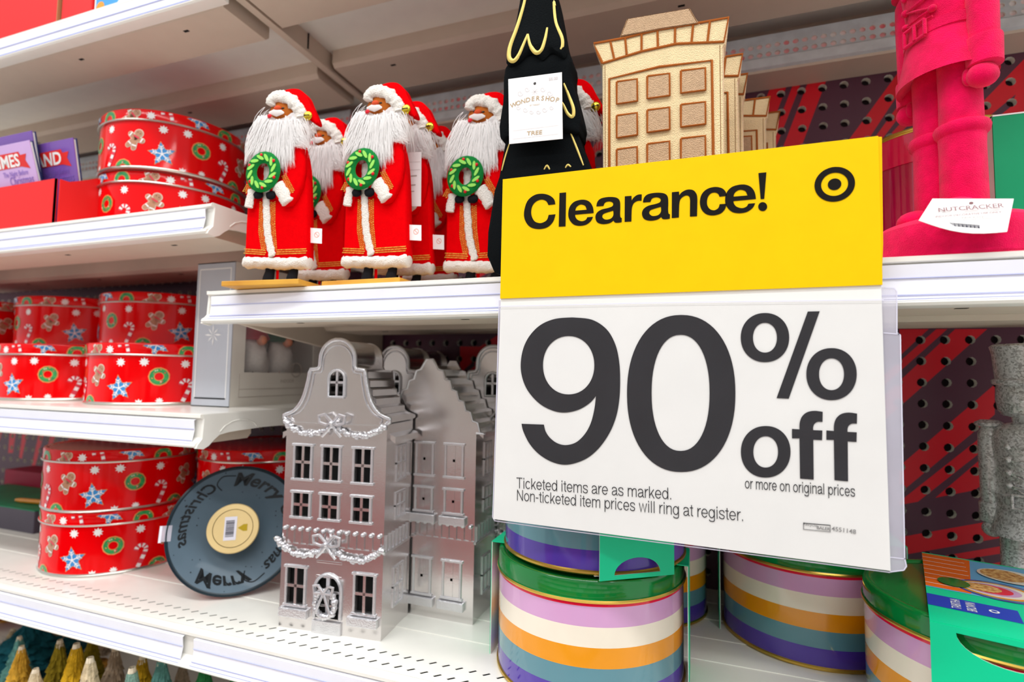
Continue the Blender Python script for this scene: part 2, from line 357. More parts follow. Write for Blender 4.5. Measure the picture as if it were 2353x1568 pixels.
# shelves ------------------------------------------------------------------
def shelf(name, label, x0, x1, z, slots=False, left=False, right=False, seen_below=True):
    """z: top of the front lip. Folded sheet deck, price channel, clear ticket strip, cantilever plates."""
    t = thing(name, label, 'shelf', (x0, 1.0, z), 0, None); L = x1-x0; B = YW-1.0-.004
    mb = MB(); t_ = .012
    if slots:
        p = .0315; n = int(L/p)
        mb.box((0, .021, -t_), (L, .034, 0), WHITE); mb.box((0, .054, -t_), (L, .074, 0), WHITE); mb.box((0, .094, -t_), (L, B, 0), WHITE)
        for (a, b) in ((.034, .054), (.074, .094)):
            for k in range(n+1):
                xa = k*p; xb = min(xa+p, L); c = xa+p*.5; ym = (a+b)/2
                if xb-xa < p*.9: mb.box((xa, a, -t_), (xb, b, 0), WHITE); continue
                mb.prism([(xa, a), (xb, a), (xb, b), (xa, b)], -.001, 0, WHITE, holes=[[(c-.0090, ym-.0044), (c-.0036, ym-.0072), (c+.0090, ym+.0044), (c+.0036, ym+.0072)]], axis='z')
            mb.box((0, a, -.0035), (L, b, -.003), DARK)  # dark sheet below the slots paints the shade inside the channel
        for yy in range(5): mb.box((0, .2+yy*.11, 0), (L, .2+yy*.11+.05, .0015), WHITE)
    else:
        mb.box((0, .021, -t_), (L, B, 0), WHITE)
    mb.build('deck', t, bevel=0)
    # folded stiffening channels below the deck
    e = .03
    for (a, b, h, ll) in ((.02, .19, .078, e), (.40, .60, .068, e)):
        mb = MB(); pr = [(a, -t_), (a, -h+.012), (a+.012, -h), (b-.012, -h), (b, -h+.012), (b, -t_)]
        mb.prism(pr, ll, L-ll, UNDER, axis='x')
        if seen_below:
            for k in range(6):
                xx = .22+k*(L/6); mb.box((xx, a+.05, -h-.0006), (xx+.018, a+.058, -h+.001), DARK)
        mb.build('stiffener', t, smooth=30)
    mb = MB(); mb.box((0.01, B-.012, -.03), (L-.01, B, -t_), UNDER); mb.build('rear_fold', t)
    # price channel profile (y,z)
    pr = [(.02, 0), (.004, 0), (-.001, -.002), (-.001, -.009), (.006, -.0115), (.008, -.03), (.006, -.058), (-.004, -.067), (-.012, -.072), (-.014, -.077), (-.01, -.0815), (.0, -.083), (.02, -.083)]
    mb = MB(); mb.prism(pr, 0, L, WHITE, axis='x'); mb.build('front_lip', t, smooth=25)
    g = .018
    pr = [(.0045, -.013), (-.002, -.016), (.0005, -.04), (-.0055, -.0665), (-.0125, -.0725), (-.0135, -.074), (-.0065, -.069), (-.0015, -.04), (-.0035, -.015)]
    mb = MB(); mb.prism(pr, g, L-g, PLAST, axis='x')
    for (y, zz) in ((-.0022, -.036), (-.0066, -.0635), (-.0108, -.0705)): mb.box((g, y-.0015, zz-.0012), (L-g, y, zz), PLINE)
    mb.build('ticket_strip', t)
    for side, x in (('l', 0.0), ('r', L)):
        if (side == 'l' and left) or (side == 'r' and right):
            # stamped end plate: nose, arched relief, tapering arm
            a = [(-.012, -.083), (-.008, -.074), (.004, -.06), (.007, -.012), (.0, 0), (B, 0), (B, -.06), (.30, -.05), (.20, -.048), (.12, -.05), (.08, -.052), (.055, -.056), (.04, -.066), (.025, -.08), (.01, -.087)]
            xa, xb = (-.004, .004) if side == 'l' else (-.004, .004)
            mb = MB(); mb.prism(a, x+xa, x+xb, WHITE, axis='x')
            arc = [(.055, -.048), (.07, -.034), (.09, -.025), (.115, -.021), (.14, -.024), (.165, -.032), (.175, -.042)]
            sx = 1 if side == 'r' else -1
            mb.tube([(x+sx*.004, y, zz) for y, zz in arc], .0022, WHITE, 6)
            mb.build('end_plate', t, bevel=.002)
    return t
SLT = 'left bay'
L1 = shelf('store_shelf', 'white metal shelf at the very top left, carrying red boxes', -3.85, XS, 1.0515)
L2 = shelf('store_shelf', 'white metal shelf holding the tray of purple books and a tin stack', -3.85, XS, .4265, right=True)
L3 = shelf('store_shelf', 'white metal shelf with red tins and the grey gift box', -3.85, XS, -.1095, right=True)
L4 = shelf('store_shelf', 'white slotted shelf under the red tin stack and dark round stand', -3.85, XS, -.631, slots=True)
S1_ = shelf('store_shelf', 'white metal shelf carrying the bearded figurines and pink figure', XS, 1.53, .1994, left=True)
R1 = shelf('store_shelf', 'white metal top shelf above the figurines, seen from below', XS, 1.53, 1.075)
R4 = shelf('store_shelf', 'white slotted shelf under the silver houses and striped tins', XS, 1.53, -.631, slots=True)
B5 = shelf('store_shelf', 'bottom white shelf with the bottle brush trees', -3.85, XS, -1.16)
B6 = shelf('store_shelf', 'bottom white shelf with green brush trees below the silver houses', XS, 1.53, -1.16)
# upper cantilever bracket between the bays
def bracket(name, label, x, z0, z1, taper):
    mb = MB(); pr = [(.99, z1-.0), (1.0, z0+.004), (1.72, z0+taper), (1.72, z1)]
    mb.prism([(a, b) for a, b in pr], x-.006, x+.006, WHITE, axis='x'); o = mb.build(name, bevel=.003)
    o.location = (0, 0, CZ); tag(o, label, 'bracket'); return o
t = thing('shelf_bracket', 'cantilever bracket under the top shelf, between the two bays', 'bracket', (XS+.008, 1.0, 1.003))
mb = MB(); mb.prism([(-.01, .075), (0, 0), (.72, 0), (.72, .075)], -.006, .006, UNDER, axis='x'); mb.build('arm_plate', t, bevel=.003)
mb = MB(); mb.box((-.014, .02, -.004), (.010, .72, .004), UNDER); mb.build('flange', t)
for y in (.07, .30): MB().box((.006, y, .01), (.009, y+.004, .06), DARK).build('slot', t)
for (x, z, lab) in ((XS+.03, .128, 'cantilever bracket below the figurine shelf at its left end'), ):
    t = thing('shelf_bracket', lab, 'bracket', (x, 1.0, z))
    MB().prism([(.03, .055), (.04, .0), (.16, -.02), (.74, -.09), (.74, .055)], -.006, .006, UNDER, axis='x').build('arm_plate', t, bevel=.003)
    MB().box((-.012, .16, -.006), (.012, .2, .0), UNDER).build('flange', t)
# perforated rail on the wall under the top shelf
def rail(x0, x1, lab):
    t = thing('perforated_rail', lab, 'rail', (x0, YW, .889)); L = x1-x0; yf = -.10; P = .0236
    mb = MB(); n = int(L/P)
    def cell(xa, za, zb, cx, cz, r):
        k = 8; ring = [(cx+r*math.cos(2*math.pi*i/k+math.pi/8), cz+r*.92*math.sin(2*math.pi*i/k+math.pi/8)) for i in range(k)]
        mb.poly([(xa, za), (xa+P, za), (xa+P, zb), (xa, zb)], yf, STEEL, holes=[ring])
        mb.add([(p[0], yf, p[1]) for p in ring]+[(p[0], yf+.004, p[1]) for p in ring], [(i, (i+1) % k, k+(i+1) % k, k+i) for i in range(k)], HOLE)
    for i in range(n):
        cell(i*P, .041, .066, i*P+P/2, .0535, .0080); cell(i*P, .066, .0915, i*P+P/2, .0785, .0080)
    mb.box((0, yf, .0915), (L, yf+.003, .112), STEEL)
    mb.build('perforated_face', t, fix=False)
    RB = mat('rail liner pink and white', (255, 130, 140), .6, col2=(252, 250, 250), var=.4, vscale=30)
    MB().box((0, yf+.005, .040), (L, yf+.007, .11), RB).build('backing', t)
    MB().prism([(yf+.002, .042), (yf-.012, .038), (yf-.016, .034), (yf-.016, .008), (yf-.008, .004), (yf+.02, .004), (yf+.02, .042)], 0, L, STEEL, axis='x').build('rolled_edge', t, smooth=40)
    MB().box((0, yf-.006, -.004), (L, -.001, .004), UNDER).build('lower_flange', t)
rail(XS+.03, 1.52, 'perforated galvanised rail on the wall above the figurines and pink figure')
rail(-3.8, XS-.08, 'perforated galvanised rail on the wall behind the left bay tins')
# gondola added across the aisle, out of view, to give the silver its reflections
OB = mat('beige shelf back', (205, 190, 176), .6); OR = mat('red carton', (190, 30, 40), .5); OG = mat('dark carton', (60, 62, 70), .5); OW = mat('white carton', (230, 230, 230), .5)
t = thing('added_reflection_shelving', 'unseen beige gondola added across the aisle for reflections, with red, dark and white cartons', 'shelving', (0, -4.4, 0))
MB().box((-6, 0, -2.88), (6, .05, 1.6), OB).build('back_panel', t)
rr = random.Random(3)
for z in (-2.7, -1.9, -1.1, -.3, .5, 1.2):
    MB().box((-6, 0, z-.04), (6, 1.0, z), WHITE).build('deck', t)
for z in (-2.7, -1.9, -1.1, -.3, .5):
    mb = MB(); x = -5.9
    while x < 5.7:
        w = rr.uniform(.3, .8); hh = rr.uniform(.35, .68)
        c = rr.choice([OR, OR, OR, OG] if z < -1.5 else [OW, OB, OW, OG, OB]); mb.box((x, .2, z), (x+w, .85, z+hh), c); x += w+rr.uniform(.02, .15)  # red kept low and pale above, arranged for the reflections
    tag(mb.build('carton_row', t), kind='stuff')
# ------------------------------------------------------------------ the clearance sign
YS = .962
INK = mat('sign black ink', (26, 23, 20), .6, spec=.08, var=.02); INKG = mat('sign grey ink', (150, 148, 145), .5)
YEL = mat('sign yellow card', (246, 200, 6), .6, spec=.08, var=.01); CARD = mat('sign white card', (244, 243, 238), .5, var=.012, vscale=12)
SX0, SZ0 = X_(1150, 1200, YS), Z_(1133, 1195, YS)
sg = thing('clearance_sign', 'large yellow and white clearance sign reading 90% off in front of the shelves', 'sign', (X_(1600, 800, YS), YS, Z_(1600, 1250, YS)))
so = Vector((X_(1600, 800, YS), YS, Z_(1600, 1250, YS))); SP = Plane(so)
def rect_px(pts): return [SP(*p) for p in pts]
mb = MB(); mb.prism(rect_px([(1134, 1193), (2046, 1312), (2024, 640), (1152, 668)]), -.0010, .0022, CARD); mb.build('white_card', sg)
mb = MB(); mb.prism(rect_px([(1151, 687), (2026, 655.5), (2016, 315), (1157, 414)]), -.0042, -.0014, YEL, ms=YEL); mb.build('yellow_card', sg)
mb = MB(); yf = -.0049
A_c = lambda q: SP(1195+q[0]/4.638, 430+q[1]/4.638)
B_c = lambda q: SP(1475+q[0]/4.483, 390+q[1]/4.483)
def contour(parts, f, d=(0, 0)):
    """parts: runs of points, each run smoothed, corners kept where runs meet"""
    out = []
    for r in parts:
        s_ = spl(r, 4) if len(r) > 2 else list(r)
        for q in s_:
            v = f(q); v = (v[0]+d[0], v[1]+d[1])
            if not out or math.hypot(out[-1][0]-v[0], out[-1][1]-v[1]) > 1e-5: out.append(v)
    if math.hypot(out[0][0]-out[-1][0], out[0][1]-out[-1][1]) < 1e-5: out.pop()
    return out
def shift(fa, a, fb, b): a, b = fa(a), fb(b); return (b[0]-a[0], b[1]-a[1])
gC = [[(383, 192), (370, 140), (320, 98), (245, 80), (160, 95), (85, 160), (50, 280), (65, 370), (120, 435), (210, 455), (300, 435), (360, 375), (385, 298)], [(385, 298), (312, 305)], [(312, 305), (295, 355), (260, 382), (215, 392), (160, 370), (128, 300), (135, 220), (175, 165), (235, 142), (285, 158), (310, 200)]]
ge = [[(790, 285), (782, 225), (755, 175), (710, 148), (650, 145), (580, 168), (535, 220), (520, 290), (530, 350), (575, 405), (640, 421), (710, 408), (760, 370), (783, 325)], [(783, 325), (722, 330)], [(722, 330), (705, 358), (665, 372), (620, 358), (598, 330), (592, 303)]]
he = [[(594, 260), (605, 225), (635, 200), (665, 195), (700, 210), (716, 250)]]
ga = [[(818, 215), (830, 165), (870, 130), (950, 115), (1030, 122), (1066, 155), (1072, 220), (1070, 290), (1074, 328), (1088, 338)], [(1088, 338), (1087, 382)], [(1087, 382), (1050, 388), (1015, 385), (1000, 365)], [(1000, 365), (960, 392), (890, 403), (830, 385), (808, 335), (822, 285), (870, 250), (940, 232), (985, 215), (997, 190), (985, 170), (950, 162), (910, 175), (893, 210)]]
ha = [[(998, 260), (998, 310), (970, 345), (915, 355), (882, 330), (890, 298), (930, 280), (998, 260)]]
gr = [[(1120, 108), (1191, 103)], [(1191, 103), (1193, 152)], [(1193, 152), (1215, 120), (1255, 92), (1300, 87)], [(1300, 87), (1298, 155)], [(1298, 155), (1255, 157), (1215, 182), (1196, 230), (1192, 290)], [(1190, 375), (1118, 379)]]
gn = [[(310, 242), (383, 235)], [(383, 235), (386, 272)], [(386, 272), (415, 240), (470, 215), (530, 222), (565, 265), (572, 320)], [(568, 488), (495, 492)], [(497, 330), (490, 290), (465, 275), (430, 285), (395, 320), (385, 380)], [(382, 501), (309, 507)]]
gc = [[(872, 280), (860, 235), (820, 200), (750, 188), (670, 210), (615, 265), (597, 345), (615, 420), (665, 468), (735, 480), (810, 460), (855, 415), (870, 360)], [(870, 360), (800, 365)], [(800, 365), (785, 405), (745, 427), (700, 415), (672, 370), (675, 305), (705, 258), (750, 245), (785, 260), (798, 288)]]
mb.poly(contour(gC, A_c), yf, INK); mb.poly([A_c(q) for q in ((427, 72), (497, 66), (491, 426), (419, 430))], yf, INK)
d2 = shift(A_c, (790, 285), B_c, (1172, 312)); d3 = shift(A_c, (818, 215), B_c, (13, 347))
for d_ in ((0, 0), d2): mb.poly(contour(ge, A_c, d_), yf, INK, holes=[contour(he, A_c, d_)])
for d_ in ((0, 0), d3): mb.poly(contour(ga, A_c, d_), yf, INK, holes=[contour(ha, A_c, d_)])
mb.poly(contour(gr, A_c), yf, INK); mb.poly(contour(gn, B_c), yf, INK); mb.poly(contour(gc, B_c), yf, INK)
mb.poly([B_c(q) for q in ((1197, 46), (1279, 38), (1257, 311), (1220, 313))], yf, INK); mb.poly([B_c(q) for q in ell(1241, 390, 46, 46, 28)], yf, INK); mb.build('headline_lettering', sg, fix=False)
mb = MB(); c = SP(1916, 426); R = SP(1963, 426)[0]-c[0]
for (a, b) in ((1.0, .665), ):
    o = ell(c[0], c[1], R, R, 64); i = ell(c[0], c[1], R*b, R*b, 64); mb.poly(o, yf, INK, holes=[i])
mb.poly(ell(c[0], c[1], R*.335, R*.335, 48), yf, INK); mb.build('ring_and_dot_emblem', sg, fix=False)
yf = -.0020
def crop(sc, ox, oy): return lambda x, y: SP(ox+x/sc, oy+y/sc)
K = crop(3.563, 1150, 680)
mb = MB()
nine = spl([(590, 178), (750, 197), (870, 275), (940, 395), (973, 540), (981, 700), (973, 860), (945, 1000), (890, 1130), (800, 1255), (690, 1340), (550, 1382), (430, 1362), (320, 1298), (240, 1210), (190, 1110), (175, 1048)], 6)+[(358, 1055)]
nine += spl([(358, 1055), (372, 1110), (410, 1165), (470, 1208), (540, 1222), (620, 1200), (690, 1135), (740, 1045), (770, 930), (783, 822)], 5)[1:]
nine += spl([(783, 822), (730, 880), (640, 933), (530, 956), (430, 940), (325, 885), (235, 790), (185, 685), (168, 570), (187, 440), (240, 330), (330, 240), (450, 190), (590, 178)], 5)[1:-1]
mb.poly([K(*p) for p in nine], yf, INK, holes=[[K(*p) for p in ell(560, 569, 210, 239, 48, p=2.08)]])
mb.poly([K(*p) for p in ell(1480, 800, 443, 642, 72, p=2.18)], yf, INK, holes=[[K(*p) for p in ell(1475, 795, 237, 475, 56, p=2.2)]])
mb.build('number_ninety', sg, fix=False)
K = crop(3.564, 1650, 680); mb = MB()
mb.poly([K(*p) for p in ell(383, 343, 198, 201, 48, p=2.1)], yf, INK, holes=[[K(*p) for p in ell(383, 344, 98, 122, 40, p=2.1)]])
mb.poly([K(*p) for p in ell(927, 642, 206, 213, 48, p=2.1)], yf, INK, holes=[[K(*p) for p in ell(927, 643, 102, 130, 40, p=2.1)]])
mb.poly([K(*p) for p in ((733, 130), (830, 128), (577, 843), (478, 838))], yf, INK); mb.build('percent_mark', sg, fix=False)
mb = MB(); mb.poly([K(*p) for p in ell(389, 1277, 203, 211, 48, p=2.1)], yf, INK, holes=[[K(*p) for p in ell(389, 1278, 101, 128, 40, p=2.1)]])
ff = [(855, 950), (853, 1033)]+spl([(853, 1033), (815, 1032), (788, 1048), (777, 1075), (777, 1100)], 4)[1:]+[(852, 1103), (850, 1182), (778, 1178), (781, 1505), (670, 1496), (665, 1167), (604, 1167), (604, 1090), (665, 1094)]+spl([(665, 1094), (667, 1040), (685, 990), (725, 955), (785, 942), (855, 950)], 4)[1:-1]
for dx, dy, sk in ((0, 0, 0), (281, 12, .012)): mb.poly([K(x+dx, y+dy+(x-604)*sk) for x, y in ff], yf, INK)
mb.build('word_off', sg, fix=False)
mb = MB(); q = lambda a: Vector(a)
stroke_text(mb, 'Ticketed items are as marked.', .062, SP(1187, 1122), SP(1546, 1148.5), .0205/.72*1.02, yf, INK)
stroke_text(mb, 'Non-ticketed item prices will ring at register.', .062, SP(1187, 1150), SP(1711, 1198), .0205/.72*1.02, yf, INK)
stroke_text(mb, 'or more on original prices', .075, SP(1711, 1122.5), SP(1965, 1142), .0176/.72*1.02, yf, INK)
mb.build('small_print', sg, fix=False)
mb = MB(); p = SP(1938, 1223); ftext(mb, '4551148', .0094, p[0], p[1], yf, INKG, bold=.012, ang=-.05)
b = [SP(*v) for v in ((1846, 1202), (1907, 1207), (1907, 1222), (1846, 1216))]
addstrip(mb, b+[b[0], b[1]], .0012, yf, INKG); p = SP(1876, 1215); ftext(mb, 'Recycle', .0065, SP(1861, 1214)[0], SP(1862, 1209)[1], yf, INKG, ang=-.05); ftext(mb, 'BALER', .0065, SP(1891, 1217)[0], SP(1890, 1217)[1], yf, INKG, bold=.03, ang=-.05)
mb.build('recycling_mark', sg, fix=False)
def clear(name, col, fac, rough=.08, gl=.12):
    m = bpy.data.materials.new(name); m.use_nodes = True; nt = m.node_tree; nt.nodes.clear()
    out = nt.nodes.new('ShaderNodeOutputMaterial'); tr = nt.nodes.new('ShaderNodeBsdfTransparent'); pr = nt.nodes.new('ShaderNodeBsdfPrincipled')
    nz = nt.nodes.new('ShaderNodeTexNoise'); nz.inputs['Scale'].default_value = 30; tc = nt.nodes.new('ShaderNodeTexCoord'); nt.links.new(tc.outputs['Object'], nz.inputs['Vector'])
    mr = nt.nodes.new('ShaderNodeMapRange'); mr.inputs[3].default_value = fac*.8; mr.inputs[4].default_value = fac*1.2; nt.links.new(nz.outputs['Fac'], mr.inputs[0])
    pr.inputs['Base Color'].default_value = (*lin(col), 1); pr.inputs['Roughness'].default_value = rough
    mx = nt.nodes.new('ShaderNodeMixShader'); nt.links.new(mr.outputs[0], mx.inputs[0]); nt.links.new(tr.outputs[0], mx.inputs[1]); nt.links.new(pr.outputs[0], mx.inputs[2]); nt.links.new(mx.outputs[0], out.inputs[0]); return m
CLR = clear('clear sign sleeve', (225, 222, 235), .42); CLR2 = clear('clear sleeve over print', (150, 150, 160), .05, .12)
EDGE = mat('plastic sleeve edge', (222, 220, 236), .2, coat=.4)
mb = MB(); mb.prism(rect_px([(1133, 1198), (2046, 1316), (2029, 690), (1147, 705)]), -.0034, -.0028, CLR2); mb.build('clear_front_sheet', sg)
mb = MB(); mb.prism(rect_px([(2046, 1316), (2078, 1312), (2084, 1303), (2080, 1285), (2070, 770), (2062, 765), (2062, 670), (2056, 662), (2026, 660)]), .0024, .0034, CLR)
mb.build('plastic_sleeve', sg)
mb = MB(); mb.prism(rect_px([(1137, 1197), (1131, 1190), (1138, 985), (1146, 690), (1152, 690)]), .0024, .0034, CLR); mb.build('plastic_sleeve', sg)
mb = MB()
for seg in ([(2078, 1312), (2084, 1303), (2080, 1285), (2070, 770)], [(2070, 770), (2062, 765), (2062, 670), (2056, 662), (2030, 660)], [(2046, 1316), (2078, 1312)], [(2046, 1282), (2081, 1286)], [(2031, 765), (2068, 768)], [(1131, 1190), (1138, 985), (1146, 690)], [(1131, 1190), (1136, 1198), (1250, 1214), (2046, 1317)]):
    addstrip(mb, [SP(*p) for p in seg], .0016, .0020, EDGE)
addstrip(mb, [SP(*p) for p in ((1147, 705), (1500, 697), (2029, 690))], .0012, -.0036, EDGE)
mb.build('sleeve_edge', sg, fix=False)
# clip that grips the price channel behind the sign
mb = MB(); mb.prism([(.0035, 0), (.005, .0), (.005, .16), (.025, .17), (.025, .155), (.014, .15), (.012, .0)], .10, .24, CLR, axis='x')
o = mb.build('hanger_clip', sg); o.location = (0, 0, Z_(1600, 740, YS)*U-so.z*U)
mb = MB(); mb.prism(rect_px([(2026, 640), (2029, 560), (2026, 315), (2016, 315)]), -.0008, .0022, YEL, ms=YEL); mb.prism(rect_px([(1154, 600), (1159, 430), (1500, 376), (2018, 318), (2028, 640), (1154, 660)]), .0000, .0020, YEL); mb.build('rear_yellow_card', sg)
# ------------------------------------------------------------------ red biscuit tins
C_ = dict(green=mat('print green', (66, 172, 92), .25, coat=.4, col2=(40, 140, 80), var=.2, vscale=160), cream=mat('print cream', (238, 222, 200), .25, coat=.4), white=mat('print white', (250, 248, 246), .25, coat=.4),
          blue=mat('print blue', (62, 148, 214), .25, coat=.4), brown=mat('print ginger brown', (190, 140, 108), .25, coat=.4), tan=mat('print biscuit', (240, 160, 90), .25, coat=.4),
          red=REDT, pink=mat('print rose', (226, 60, 80), .25, coat=.4), dark=mat('print dark', (60, 30, 30), .3))
def tin_print(mb, R, motifs, v0, v1, lay=.0006):
    """motifs: list of (material, convex polygon [(s,v)..], layer) in design units; wraps them round radius R"""
    for m, poly, ly in motifs:
        P = clip(clip(poly, 1, v0, False), 1, v1, True)
        if len(P) < 3: continue
        smin = min(p[0] for p in P); smax = max(p[0] for p in P); step = .016; k = math.floor(smin/step)
        while k*step < smax:
            Q = clip(clip(P, 0, k*step, False), 0, (k+1)*step, True); k += 1
            if len(Q) < 3: continue
            r = R+lay*ly; mb.add([(r*math.cos(s/R), r*math.sin(s/R), v) for s, v in Q], [tuple(range(len(Q)))], C_[m])
def fan(c, pts): return [[c, pts[i], pts[(i+1) % len(pts)]] for i in range(len(pts))]
def T2(pts, cx, cz, s, a):
    ca, sa = math.cos(a), math.sin(a); return [(cx+s*(x*ca-z*sa), cz+s*(x*sa+z*ca)) for x, z in pts]
def ring(cx, cz, r0, r1, n=20, wob=0):
    out = []
    for i in range(n):
        a, b = 2*math.pi*i/n, 2*math.pi*(i+1)/n; w0 = 1+wob*(i % 2); w1 = 1+wob*((i+1) % 2)
        out.append([(cx+r0*math.cos(a), cz+r0*math.sin(a)), (cx+r1*w0*math.cos(a), cz+r1*w0*math.sin(a)), (cx+r1*w1*math.cos(b), cz+r1*w1*math.sin(b)), (cx+r0*math.cos(b), cz+r0*math.sin(b))])
    return out
def star_pts(R, r, n=5, a0=90): return [((R if i % 2 == 0 else r)*math.cos(math.radians(a0+i*180/n)), (R if i % 2 == 0 else r)*math.sin(math.radians(a0+i*180/n))) for i in range(2*n)]
def motif(kind, cx, cz, s=1.0, a=0.0):
    out = []; u = .01*s
    if kind == 'wreath':
        out += [('tan', q, 1) for q in ring(cx, cz, 1.15*u, 2.75*u, 22, .04)]+[('green', q, 2) for q in ring(cx, cz, 1.35*u, 2.5*u, 22)]
        rr = random.Random(int(cx*999))
        for _ in range(9):
            an = rr.uniform(0, 6.28); q = rr.uniform(1.6, 2.3)*u; x, z = cx+q*math.cos(an), cz+q*math.sin(an); d = .17*u
            out.append((rr.choice(['pink', 'cream', 'tan']), [(x-d, z-d), (x+d, z-d), (x+d, z+d), (x-d, z+d)], 3))
    elif kind == 'mint':
        out += [('white', q, 1) for q in fan((cx, cz), T2(star_pts(1.42*u, .85*u, 9), cx, cz, 1, a))]
    elif kind == 'star':
        out += [('tan', q, 1) for q in fan((cx, cz), T2(star_pts(4.1*u, 1.9*u), cx, cz, 1, a))]+[('blue', q, 2) for q in fan((cx, cz), T2(star_pts(3.75*u, 1.72*u), cx, cz, 1, a))]
        for k in range(5):
            b = a+k*2*math.pi/5+math.pi/2; out.append(('white', T2([(0, -.16*u), (2.6*u, -.10*u), (2.6*u, .10*u), (0, .16*u)], cx, cz, 1, b), 3))
            for d in (1.2, 1.9):
                for sg_ in (-1, 1): out.append(('white', T2([(d*u, 0), ((d+.75)*u, sg_*.75*u), ((d+.95)*u, sg_*.65*u), ((d+.3)*u, 0)], cx, cz, 1, b), 3))
    elif kind == 'cane':
        path = spl([(-.95, -3.3), (-.2, -.9), (.4, 1.2), (.5, 2.3), (-.1, 3.1), (-1.1, 3.3), (-1.9, 2.7), (-2.2, 1.7)], 4)
        L, R_ = strip2(T2(path, cx, cz, u, a), 1.15*u); L2_, R2_ = strip2(T2(path, cx, cz, u, a), 1.35*u)
        for i in range(len(L)-1):
            out.append(('pink', [tuple(L2_[i]), tuple(L2_[i+1]), tuple(R2_[i+1]), tuple(R2_[i])], 1))
            if (i//2) % 2 == 0: out.append(('white', [tuple(L[i]), tuple(L[i+1]), tuple(R_[i+1]), tuple(R_[i])], 2))
    elif kind == 'ginger':
        def blob(pts, w, m, ly):
            L, R_ = strip2(T2(pts, cx, cz, u, a), w*u); c = T2(pts, cx, cz, u, a)
            for i in range(len(L)-1): out.append((m, [tuple(L[i]), tuple(L[i+1]), tuple(R_[i+1]), tuple(R_[i])], ly))
            for e in (c[0], c[-1]): out.extend((m, q, ly) for q in fan(e, ell(e[0], e[1], w*u/2, w*u/2, 10)))
        limbs = [[(-1.0, 1.1), (0, .7), (1.9, 1.0)], [(0, .8), (-.9, -2.2)], [(0, .8), (1.2, -2.1)]]
        limbs[0] = [(-2.1, 1.2), (0, .7), (2.1, 1.2)]
        for l in limbs: blob(l, 1.75, 'cream', 1)
        for l in limbs: blob(l, 1.4, 'brown', 2)
        h = T2([(0, 2.6)], cx, cz, u, a)[0]
        out += [('cream', q, 1) for q in fan(h, ell(h[0], h[1], 1.45*u, 1.45*u, 14))]+[('brown', q, 2) for q in fan(h, ell(h[0], h[1], 1.2*u, 1.2*u, 14))]
        for l in ([(-2.0, .5), (-1.9, 1.9)], [(2.0, .5), (1.9, 1.9)], [(-1.4, -1.1), (-.1, -1.5)], [(.2, -1.5), (1.7, -1.2)]):
            L, R_ = strip2(T2(l, cx, cz, u, a), .42*u); out.append(('white', [tuple(L[0]), tuple(L[1]), tuple(R_[1]), tuple(R_[0])], 3))
        L, R_ = strip2(T2([(-1.0, 1.35), (1.0, 1.35)], cx, cz, u, a), .55*u); out.append(('pink', [tuple(L[0]), tuple(L[1]), tuple(R_[1]), tuple(R_[0])], 3))
        for ex in (-.45, .45):
            e = T2([(ex, 2.8)], cx, cz, u, a)[0]; out += [('dark', q, 3) for q in fan(e, ell(e[0], e[1], .17*u, .17*u, 6))]
    return out
TR, TH = .22, .19
def make_red_tin(at, label, group, rz):
    t = thing('biscuit_tin', label, 'tin', at, rz, group); n = 72
    mb = MB(); prof = [(TR-.01, 0), (TR-.001, .001), (TR+.001, .004), (TR-.001, .007), (TR-.0015, .009), (TR-.0015, .1505)]
    mb.lathe(prof, n, REDT, mf=lambda i: TINRIM if i < 4 else REDT); mb.build('tin_body', t, smooth=35)
    LR = TR+.0015
    mb = MB(); prof = [(LR-.002, .150), (LR+.003, .151), (LR+.004, .1535), (LR+.003, .156), (LR, .157), (LR, .184), (LR-.002, .1885), (LR-.006, TH), (LR-.012, TH-.001), (LR-.016, TH-.004), (0, TH-.004)]
    mb.lathe(prof, n, REDT, mf=lambda i: TINRIM if i < 3 else REDT); lid = mb.build('lid', t, smooth=35)
    P = 2*math.pi*TR/4; ms = []; ml = []
    for k in range(4):
        o = k*P
        for kd, s, v, sc, a in (('wreath', .030, .088, 1, 0), ('cane', .108, .043, 1, -.1), ('ginger', .182, .088, .98, -.55), ('star', .262, .052, 1, .15), ('mint', -.018+.345, .132, 1, 0), ('mint', .098, .128, 1, .2),
                                ('mint', .262, .130, 1, 0), ('wreath', .150, .002, 1, 0), ('mint', .318, .006, 1, 0), ('mint', .034, .013, .8, 0)):
            ms += motif(kd, o+s, v, sc, a)
        for kd, s, v, sc, a in (('star', .02, .184, .9, .4), ('wreath', .105, .160, 1, 0), ('ginger', .185, .160, .9, -.9), ('mint', .245, .168, 1, 0), ('cane', .30, .170, .8, .5)): ml += motif(kd, o+s, v, sc, a)
    mb = MB(); tin_print(mb, TR-.0013, ms, .0095, .149); mb.build('body_print', t, fix=False)
    mb = MB(); tin_print(mb, LR+.0002, ml, .1575, .184); mb.build('lid_print', lid, fix=False); return t
GT = 'red biscuit tins printed with gingerbread, wreaths and stars'
zz = -.631
rt0 = make_red_tin((-1.870, 1.323, zz), 'red printed biscuit tin at the bottom of the stack left of the dark round stand', GT, 0)
def rz_for(x, y, k): return math.atan2(-y, -x)+k
rt0.rotation_euler.z = rz_for(-1.87, 1.32, -.25)
